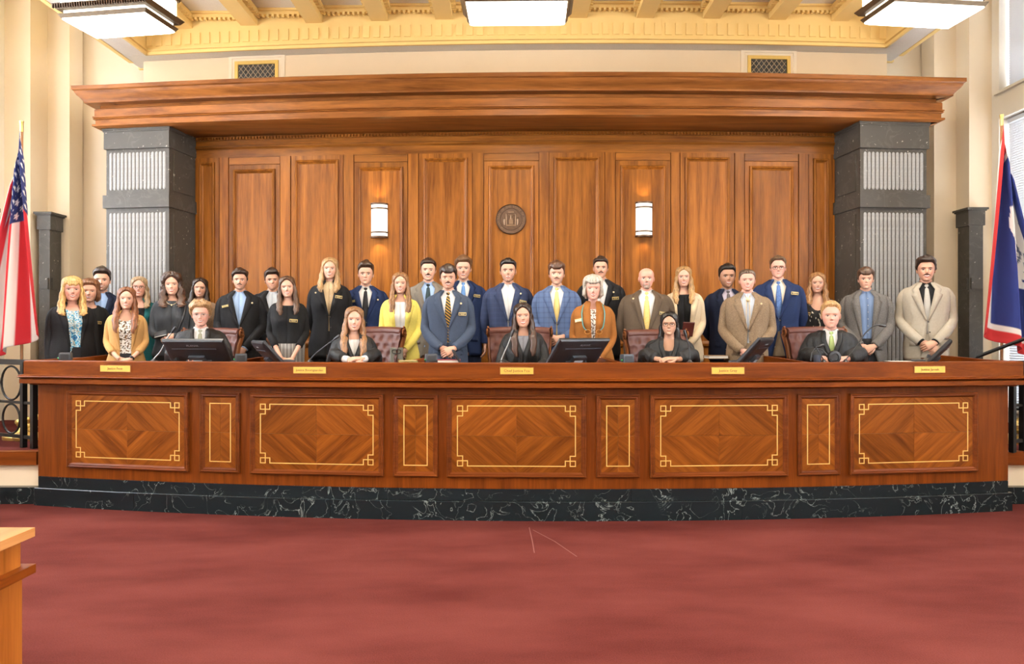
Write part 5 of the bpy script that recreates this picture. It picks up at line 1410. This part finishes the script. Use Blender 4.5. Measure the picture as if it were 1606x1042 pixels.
BRN, DBR, BLK, BLD, LBR, AUB, GRY = (.075, .034, .016), (.026, .012, .007), (.010, .007, .006), (.52, .31, .11), (.20, .105, .045), (.16, .055, .020), (.36, .32, .27)
k_black = fabric('black_wool', (.0125, .0125, .0145)); k_navy = fabric('navy_wool', (.012, .024, .075)); k_navy2 = fabric('dark_navy_wool', (.009, .014, .036)); k_slate = fabric('slate_wool', (.040, .054, .085))
k_grey = fabric('grey_wool', (.17, .145, .115)); k_brown = fabric('brown_wool', (.090, .062, .040)); k_beige = fabric('beige_linen', (.37, .325, .262)); k_tan = fabric('tan_twill', (.47, .26, .095))
k_yel = fabric('lemon_twill', (.70, .58, .13)); k_rust = fabric('rust_suede', (.245, .088, .016)); k_cream = fabric('cream_knit', (.66, .52, .35)); k_char = fabric('charcoal_sweatshirt', (.045, .050, .058))
k_blk2 = fabric('black_jersey', (.010, .010, .011)); k_teal = fabric('teal_knit', (.01, .095, .105)); k_robe = fabric('black_robe', (.0150, .0150, .0155), .55); bump(k_robe, 9, .5, .04)
k_ltblue = fabric('light_blue_shirt', (.33, .46, .70), .8, .04); k_blueshirt = fabric('blue_shirt', (.14, .20, .33), .8, .05); k_beigesh = fabric('beige_shirt', (.52, .38, .23), .7, .05)
k_khaki = fabric('khaki', (.27, .20, .13)); k_gold = pattern('goldtie', 'weave'); k_bktie = fabric('black_tie', (.012, .012, .016), .5); k_blacksh = fabric('black_shirt', (.01, .01, .011))
k_silver = fabric('silver_tie', (.42, .40, .37), .5); k_dkteal = fabric('dark_teal_tie', (.02, .04, .05), .5); k_ltbltie = fabric('light_blue_tie', (.12, .26, .55), .5)
def at_person(ret): return ret
# ---- standing, left to right
person(113, 434, 473, 7.45, 'woman with long blonde hair in a black jacket over a blue floral blouse', 'f', PK, BLD, turn=16, lean=-8, o={'hair': 'long', 'len': .13, 'bangs': 1, 'browcol': (.35, .2, .1), 'browa': .4}, outer=('blazer', k_black, .085), inner=pattern('floral', 'floral'), neckz=1.40, zb=1.0, wfront=.045, wide=1.24, belly=.05)
person(141, 439.5, 474, 7.85, 'woman with short reddish brown hair in a black top, squeezed behind the blonde woman', 'f', LT, (.17, .07, .03), o={'hair': 'bob', 'len': .0}, outer=('sweater', k_blk2), neck='round', neckz=1.43, tagspec=(.45, 1.27, 4, m_tagb))
person(160, 422, 457, 8.2, 'young man with dark hair in a navy jacket and blue shirt before the left column', 'm', LT, DBR, o={'hair': 'quiff', 'beard': .35, 'brow': .0036}, outer=('jacket', k_navy2), inner=k_ltblue, collar=k_ltblue)
P4 = person(198, 451, 485.5, 7.35, 'woman with long auburn hair in a tan blazer and leopard print blouse', 'f', LT, AUB, turn=2, tilt=2, o={'hair': 'long', 'len': .26, 'tip': .4, 'fronty': -.115}, outer=('blazer', k_tan, .075, 6), inner=pattern('leopard', 'leopard'), neckz=1.37, wfront=.055, zb=1.02, pose='clasp', hz=.94, pin=(.55, 1.33), wide=1.08)
person(218.5, 434.5, 466, 8.3, 'woman with wavy grey-blonde hair and dark glasses in a teal cardigan', 'f', PK, (.30, .20, .11), o={'hair': 'medium', 'len': .13}, outer=('blazer', k_teal, .07), inner=k_blk2, neck='round', neckz=1.38, wfront=.045, zb=1.0, glasses=m_plastic)
P6 = person(270.5, 429, 463.4, 7.75, 'woman with long curly dark hair in a charcoal sweatshirt', 'f', LT, (.045, .020, .011), tilt=-2, o={'hair': 'longcurly', 'len': .12, 'tip': 1.0}, outer=('sweater', k_char), neck='round', neckz=1.445, pose='cross', wide=1.06, bottom=k_blk2)
person(313, 436.6, 467, 8.25, 'woman with long dark hair in a fuzzy brown jacket', 'f', MD, DBR, tilt=4, o={'hair': 'long', 'len': .14}, outer=('coat', pattern('fuzzy', 'weave'), .06), inner=k_blk2, neck='round', neckz=1.40)
person(376.5, 424, 455, 7.95, 'young man with a moustache in a black jacket and light blue shirt', 'm', MD, DBR, o={'hair': 'wavy', 'smile': 0, 'brow': .0038, 'beard': .25}, mous=.9, outer=('jacket', k_black), inner=k_ltblue, collar=k_ltblue, pose='clasp', hz=.90, cuff=k_ltblue, tagspec=(-.62, 1.335, -12, m_tagg), pin=(.55, 1.37))
person(427.5, 424, 455, 8.4, 'young man with swept dark hair in a black overcoat', 'm', MD, DBR, tilt=-3, turn=6, o={'hair': 'quiff', 'smile': 0, 'brow': .0036, 'beard': .2}, outer=('coat', k_black, .075), inner=pattern('thin', 'thinstripe'), collar=pattern('thin', 'thinstripe'), pose='clasp', hz=.98)
person(451.5, 434, 467, 7.6, 'woman with brown hair in a black sweater and grey pinstripe skirt', 'f', LT, BRN, tilt=-3, o={'hair': 'long', 'len': .20, 'skirt': 1, 'hem': 1.0, 'shortsleeve': 6}, outer=('sweater', k_blk2), neck='round', neckz=1.42, pose='clasp', hz=.86, bottom=pattern('skirt', 'pinstripe'), tagspec=(.28, 1.26, 4, m_tagb))
person(516.8, 405, 438, 8.1, 'tall woman with long light brown hair in a black blazer and beige shirt', 'f', LT, (.34, .20, .085), tilt=2, o={'hair': 'long', 'len': .16}, outer=('blazer', k_black, .062), inner=k_beigesh, collar=k_beigesh, zb=1.14, pose='behind', tagspec=(.42, 1.33, 6, m_tagb), pin=(-.65, 1.37))
person(573.8, 412.7, 447, 8.45, 'young man in a navy suit with a black tie, behind the long-haired judge', 'm', LT, (.05, .025, .013), o={'hair': 'quiff', 'smile': 0, 'brow': .0036}, outer=('jacket', k_navy), inner=m_whites, collar=m_whites, tie=k_bktie, pose='behind', tagspec=(-.62, 1.33, -12, m_tagg), pin=(.55, 1.35))
person(628, 428, 461, 7.75, 'woman with long light brown hair in a lemon yellow blazer', 'f', LT, (.24, .115, .045), o={'hair': 'long', 'len': .27, 'tip': -.2}, outer=('blazer', k_yel, .07), inner=m_whites, neckz=1.42, neck='round', wfront=.035, zb=1.02, pose='clasp', hz=.93, bottom=k_blk2)
person(671.8, 406.8, 441, 8.3, 'man with a moustache in a light grey suit and dark tie', 'm', LT, DBR, o={'hair': 'short', 'brow': .0034}, mous=.8, outer=('jacket', k_grey), inner=k_ltblue, collar=k_ltblue, tie=k_dkteal, pose='behind', pin=(.55, 1.36), bottom=k_grey)
P17 = person(703, 418, 454, 7.2, 'man in a slate blue suit and gold-striped tie with clasped hands', 'm', MD, DBR, o={'hair': 'fringe', 'brow': .0036, 'beard': .2}, mous=.7, outer=('jacket', k_slate), inner=m_whites, collar=m_whites, tie=pattern('striped', 'stripe'), pose='clasp', hz=.955, bottom=k_slate, tagspec=(.62, 1.27, 0, m_tagb), pin=(.52, 1.37))
person(726.7, 404, 439, 8.65, 'man with wavy chin-length brown hair in a navy suit and light blue tie', 'm', LT, (.12, .058, .026), o={'hair': 'wavy', 'beard': 0}, outer=('jacket', k_navy), inner=m_whites, collar=m_whites, tie=k_ltbltie, pose='hang', bottom=k_navy2, tagspec=(.62, 1.34, 5, m_tagb))
person(797, 407, 442.7, 8.05, 'man in a dark blue checked suit with an open white collar, behind the middle judge', 'm', MD, BLK, o={'hair': 'short', 'brow': .004, 'beard': .25}, outer=('jacket', pattern('navycheck', 'plaid')), inner=m_whites, collar=m_whites, pose='behind', tagspec=(.62, 1.31, 10, m_tagb), pin=(.5, 1.39), wide=1.05)
person(873, 412, 447, 7.9, 'man in a mid blue plaid suit with a pale yellow tie', 'm', LT, (.085, .035, .016), o={'hair': 'fringe', 'smile': 0, 'beard': .2}, mous=.4, outer=('jacket', pattern('blueplaid', 'plaid')), inner=m_whites, collar=m_whites, tie=fabric('pale_yellow_tie', (.72, .54, .20), .5), pose='clasp', hz=1.0)
P22 = person(930, 433.8, 471, 7.2, 'woman with short grey hair in a rust-coloured jacket', 'f', PK, (.42, .38, .32), o={'hair': 'fringebob', 'len': -.02, 'browcol': (.3, .2, .13), 'browa': .5, 'ears': 0}, outer=('blazer', k_rust, .03), inner=pattern('leopard2', 'leopard'), neckz=1.41, wfront=.012, zb=1.0, wide=1.10, belly=.01, pose='clasp', hz=.93, tagspec=(-.75, 1.30, -8, m_whites), bottom=k_blk2)
person(942, 404, 437, 8.25, 'man with a dark moustache in a black blazer and open white shirt', 'm', MD, DBR, o={'hair': 'short', 'smile': 0, 'brow': .004}, mous=1.0, outer=('jacket', k_black), inner=m_whites, collar=m_whites, pose='behind', tagspec=(.62, 1.31, -4, m_tagb), pin=(.52, 1.37))
person(1013.7, 421, 454, 7.85, 'bald man with a grey goatee in a brown suit and gold tie', 'm', (.62, .30, .22), (.20, .13, .09), o={'hair': 'bald', 'goatee': .9, 'beardcol': (.27, .21, .17), 'smile': 0, 'browa': .5}, outer=('jacket', k_brown, .085), inner=m_whites, collar=m_whites, tie=k_gold, wide=1.18, belly=.035, pose='behind', zb=1.03, tagspec=(.62, 1.26, 8, m_tagb), pin=(-.5, 1.41), bottom=k_blk2)
person(1072, 418.4, 450.7, 8.2, 'woman with long blonde hair in a cream cardigan over a black top', 'f', LT, (.32, .18, .07), o={'hair': 'long', 'len': .20, 'tip': .5}, outer=('blazer', k_cream, .08), inner=k_blk2, neck='round', neckz=1.43, wfront=.05, zb=1.0, pose='clasp', hz=.93)
person(1140, 415.5, 451.8, 8.5, 'young man with black hair in a dark navy suit and grey tie', 'm', TN, BLK, turn=8, o={'hair': 'short', 'brow': .0036, 'beard': .25}, outer=('jacket', k_navy2), inner=fabric('lilac_shirt', (.52, .48, .60)), collar=fabric('lilac_shirt', (.52, .48, .60)), tie=fabric('grey_tie', (.12, .11, .12), .5), pose='behind')
P28 = person(1171.8, 424, 457, 7.35, 'man in a brown tweed jacket and bolo tie beside the leaning monitor', 'm', PK, (.09, .055, .035), o={'hair': 'buzz', 'browa': .6}, outer=('jacket', pattern('tweed', 'weave')), inner=pattern('thin2', 'thinstripe'), collar=pattern('thin2', 'thinstripe'), tie=None, pose='clasp', hz=.93, bottom=k_khaki, wide=1.06, pin=(.5, 1.38))
person(1220, 403, 437, 7.95, 'tall man with glasses in a bright navy suit and blue patterned tie', 'm', PK, (.085, .045, .022), o={'hair': 'high', 'smile': 0, 'gthick': 1.1}, outer=('jacket', k_navy), inner=fabric('ivory_shirt', (.68, .62, .52)), collar=fabric('ivory_shirt', (.68, .62, .52)), tie=pattern('bluetie', 'weave'), pose='behind', zb=1.11, glasses=m_bronze, wide=1.04, bottom=k_khaki, tagspec=(.62, 1.36, 5, m_tagb))
person(1281.6, 428, 460, 8.5, 'woman with strawberry blonde hair in a black dress with white flecks', 'f', LT, (.30, .145, .055), o={'hair': 'medium', 'len': .13}, outer=('dress', pattern('flecks', 'flecks')), neck='v', neckz=1.31, tagspec=(-.55, 1.28, 4, m_tagb))
person(1357.7, 421.8, 454, 7.95, 'man in a grey blazer and open blue shirt before the right stone column', 'm', LT, (.075, .038, .020), o={'hair': 'fringe', 'smile': 0}, outer=('jacket', pattern('greyweave', 'weave')), inner=k_blueshirt, collar=k_blueshirt, zb=1.0, wfront=.04, pose='clasp', hz=.93, wide=1.06, bottom=fabric('charcoal_trousers', (.022, .022, .026)))
person(1452, 404, 441.6, 7.75, 'man with a moustache in a light beige suit, black shirt and silver tie', 'm', MD, DBR, o={'hair': 'wavy', 'brow': .004}, mous=.9, outer=('jacket', k_beige), inner=k_blacksh, collar=k_blacksh, tie=k_silver, pose='clasp', hz=.925, cuff=k_blacksh, wide=1.05, bottom=k_beige)
# ---- seated judges
HD = DZ-PZ+.012
person(315, 474, 512, 7.12, 'judge with curly blond hair and clear glasses in a black robe behind a monitor', 'm', PK, (.30, .17, .075), seated=True, o={'hair': 'curlyshort', 'browa': .5}, glasses=m_grey, outer=('robe', k_robe), inner=m_whites, collar=m_whites, tie=fabric('sage_tie', (.34, .34, .26), .5), pose='desk', hz=HD)
person(554.8, 481.7, 519.8, 7.05, 'judge with long light brown hair in a black robe, hands clasped on the bench', 'f', LT, (.20, .095, .038), seated=True, turn=4, tilt=2, o={'hair': 'long', 'len': .26, 'tip': .5, 'fronty': -.15}, outer=('robe', k_robe), inner=m_whites, neckz=1.43, neck='round', pose='desk', hz=HD, cuff=m_whites)
person(820.7, 476, 514, 7.12, 'judge with long dark wavy hair in a black robe, in the middle of the bench', 'f', MD, (.022, .010, .006), seated=True, tilt=-2, o={'hair': 'long', 'len': .28, 'tip': 2.2, 'fronty': -.15}, outer=('robe', k_robe), inner=fabric('grey_blouse', (.30, .31, .36)), neckz=1.43, neck='round', pose='desk', hz=HD-.10)
person(1049.6, 490.8, 526, 7.1, 'judge with straight black hair and glasses in a black robe', 'f', (.50, .27, .175), (.009, .007, .007), seated=True, turn=-4, o={'hair': 'long', 'len': .13, 'smile': 0, 'side': 2, 'gthick': 1.2}, glasses=m_bronze, outer=('robe', k_robe), inner=k_char, neckz=1.36, pose='desk', hz=HD, wide=1.16)
person(1302.8, 474, 515, 7.1, 'judge with short blond hair and a pale green tie in a black robe', 'm', PK, (.42, .235, .095), seated=True, o={'hair': 'high', 'smile': 0, 'browa': .4}, outer=('robe', k_robe), inner=m_whites, collar=m_whites, tie=fabric('pale_green_tie', (.36, .46, .18), .5), pose='desk', hz=HD)

# ---- things held and worn
def held(name, px, py, D, size, rot, mat, label, cat, parts=()):
    c = UV(px, py, D); h_ = tag(empty(name, (c.x, c.y, c.z), 0), label, cat); h_.rotation_euler = rot
    mb = MB(); a_, b_, c_ = size
    rows = [[(sx*(a_/2-q), yy, sz*(c_/2-q)) for sx, sz in ((-1, -1), (1, -1), (1, 1), (-1, 1))] for yy, q in ((-b_/2, .006), (-b_/2+.004, 0), (b_/2-.004, 0), (b_/2, .006))]
    mb.grid(rows, True, None, 0, True, True); mb.build('cover', mat, h_, angle=30)
    for nm, f, mt in parts: mb = MB(); f(mb); mb.build(nm, mt, h_)
    return h_
held('portfolio', 622, 559, 7.42, (.125, .03, .17), (0, 0, .1), fabric('grey_case', (.22, .21, .18), .6), 'grey carrying case held by the woman in the yellow blazer', 'case',
     [('handle', lambda m: m.tube(cat([(-.04, -.02, .045), (-.035, -.025, .062), (.035, -.025, .062), (.04, -.02, .045), (.03, -.025, .028), (-.03, -.025, .028), (-.04, -.02, .045)], 4), .004, 6), m_plastic)])
held('folder', 1079, 517, 7.92, (.13, .012, .16), (R(20), 0, .25), plain('dark_red_leather', (.10, .02, .015), .4), 'dark red folder held by the woman in the cream cardigan', 'folder',
     [('page_edge', lambda m: m.box((0, .007, 0), (.12, .004, .15)), m_paper)])
held('tablet', 252, 524, 7.50, (.13, .010, .07), (R(-30), R(-14), .1), m_plastic, 'black tablet under the folded hands of the charcoal sweatshirt', 'tablet',
     [('edge_strip', lambda m: m.box((0, -.006, -.028), (.12, .002, .004)), m_paper)])

root, T, B, SJ, arms = P6
mb = MB(); mb.tube([SJ(1.0, 1.46, .025), SJ(.75, 1.40, .03), SJ(.62, 1.3, .03), SJ(.4, 1.18, .03), SJ(.2, 1.08, .03)], [(.014, .004)]*5, 8); mb.build('strap', m_plastic, root)
mb = MB(); mb.tube(cat([SJ(-.5, 1.462, .02), SJ(-.2, 1.425, .022), SJ(0, 1.405, .022), SJ(.2, 1.425, .022), SJ(.5, 1.462, .02)], 3), .002, 5); mb.ell(SJ(0, 1.40, .024), (.008, .004, .010)); mb.build('necklace', m_pin, root)
root, T, B, SJ, arms = P22
mb = MB()
for sx in (-1, 1): mb.tube(cat([SJ(sx*.9, 1.462, .03), SJ(sx*.50, 1.37, .034), SJ(sx*.42, 1.24, .036), SJ(sx*.25, 1.20, .038)], 4), .004, 6)
mb.build('glasses_cord', plain('teal_cord', (.02, .25, .24), .5), root)
mb = MB()
for sx in (-1, 1):
    q = SJ(sx*.2, 1.185, .045); mb.tube([q+Vector((.028*cos(a_), 0, .020*sin(a_))) for a_ in [2*pi*k/14 for k in range(15)]], .003, 5, caps=False)
mb.build('hanging_glasses', plain('amber_frame', (.45, .18, .03), .3), root)
root, T, B, SJ, arms = P28
mb = MB(); mb.tube(cat([SJ(-.12, 1.465, .012), SJ(-.03, 1.42, .016), SJ(-.04, 1.3, .014), SJ(-.06, 1.2, .014)], 4), .0035, 6); mb.tube(cat([SJ(.12, 1.465, .012), SJ(.03, 1.42, .016), SJ(.04, 1.3, .014), SJ(.05, 1.18, .014)], 4), .0035, 6); mb.build('bolo_cord', plain('tan_braid', (.40, .28, .14), .5), root)
mb = MB(); mb.ell(SJ(0, 1.425, .022), (.018, .008, .024), 12, 8); mb.build('bolo_clasp', m_pin, root)
for PX, sx, cl in ((P17, -1, m_iron), (P4, 1, m_plastic)):
    root, T, B, SJ, arms = PX; w = T(arms[sx][-1]); el = T(arms[sx][-2]); dd = (w-el).normalized(); cpos = w-dd*.012
    mb = MB(); mb.tube([cpos-dd*.008, cpos+dd*.008], .040 if sx < 0 else .029, 14); mb.build('watch_strap', cl, root)
    mb = MB(); mb.ell(cpos+Vector((0, -.036 if sx < 0 else -.027, .012)), (.014, .007, .014), 12, 6); mb.build('watch_face', m_plastic2, root)
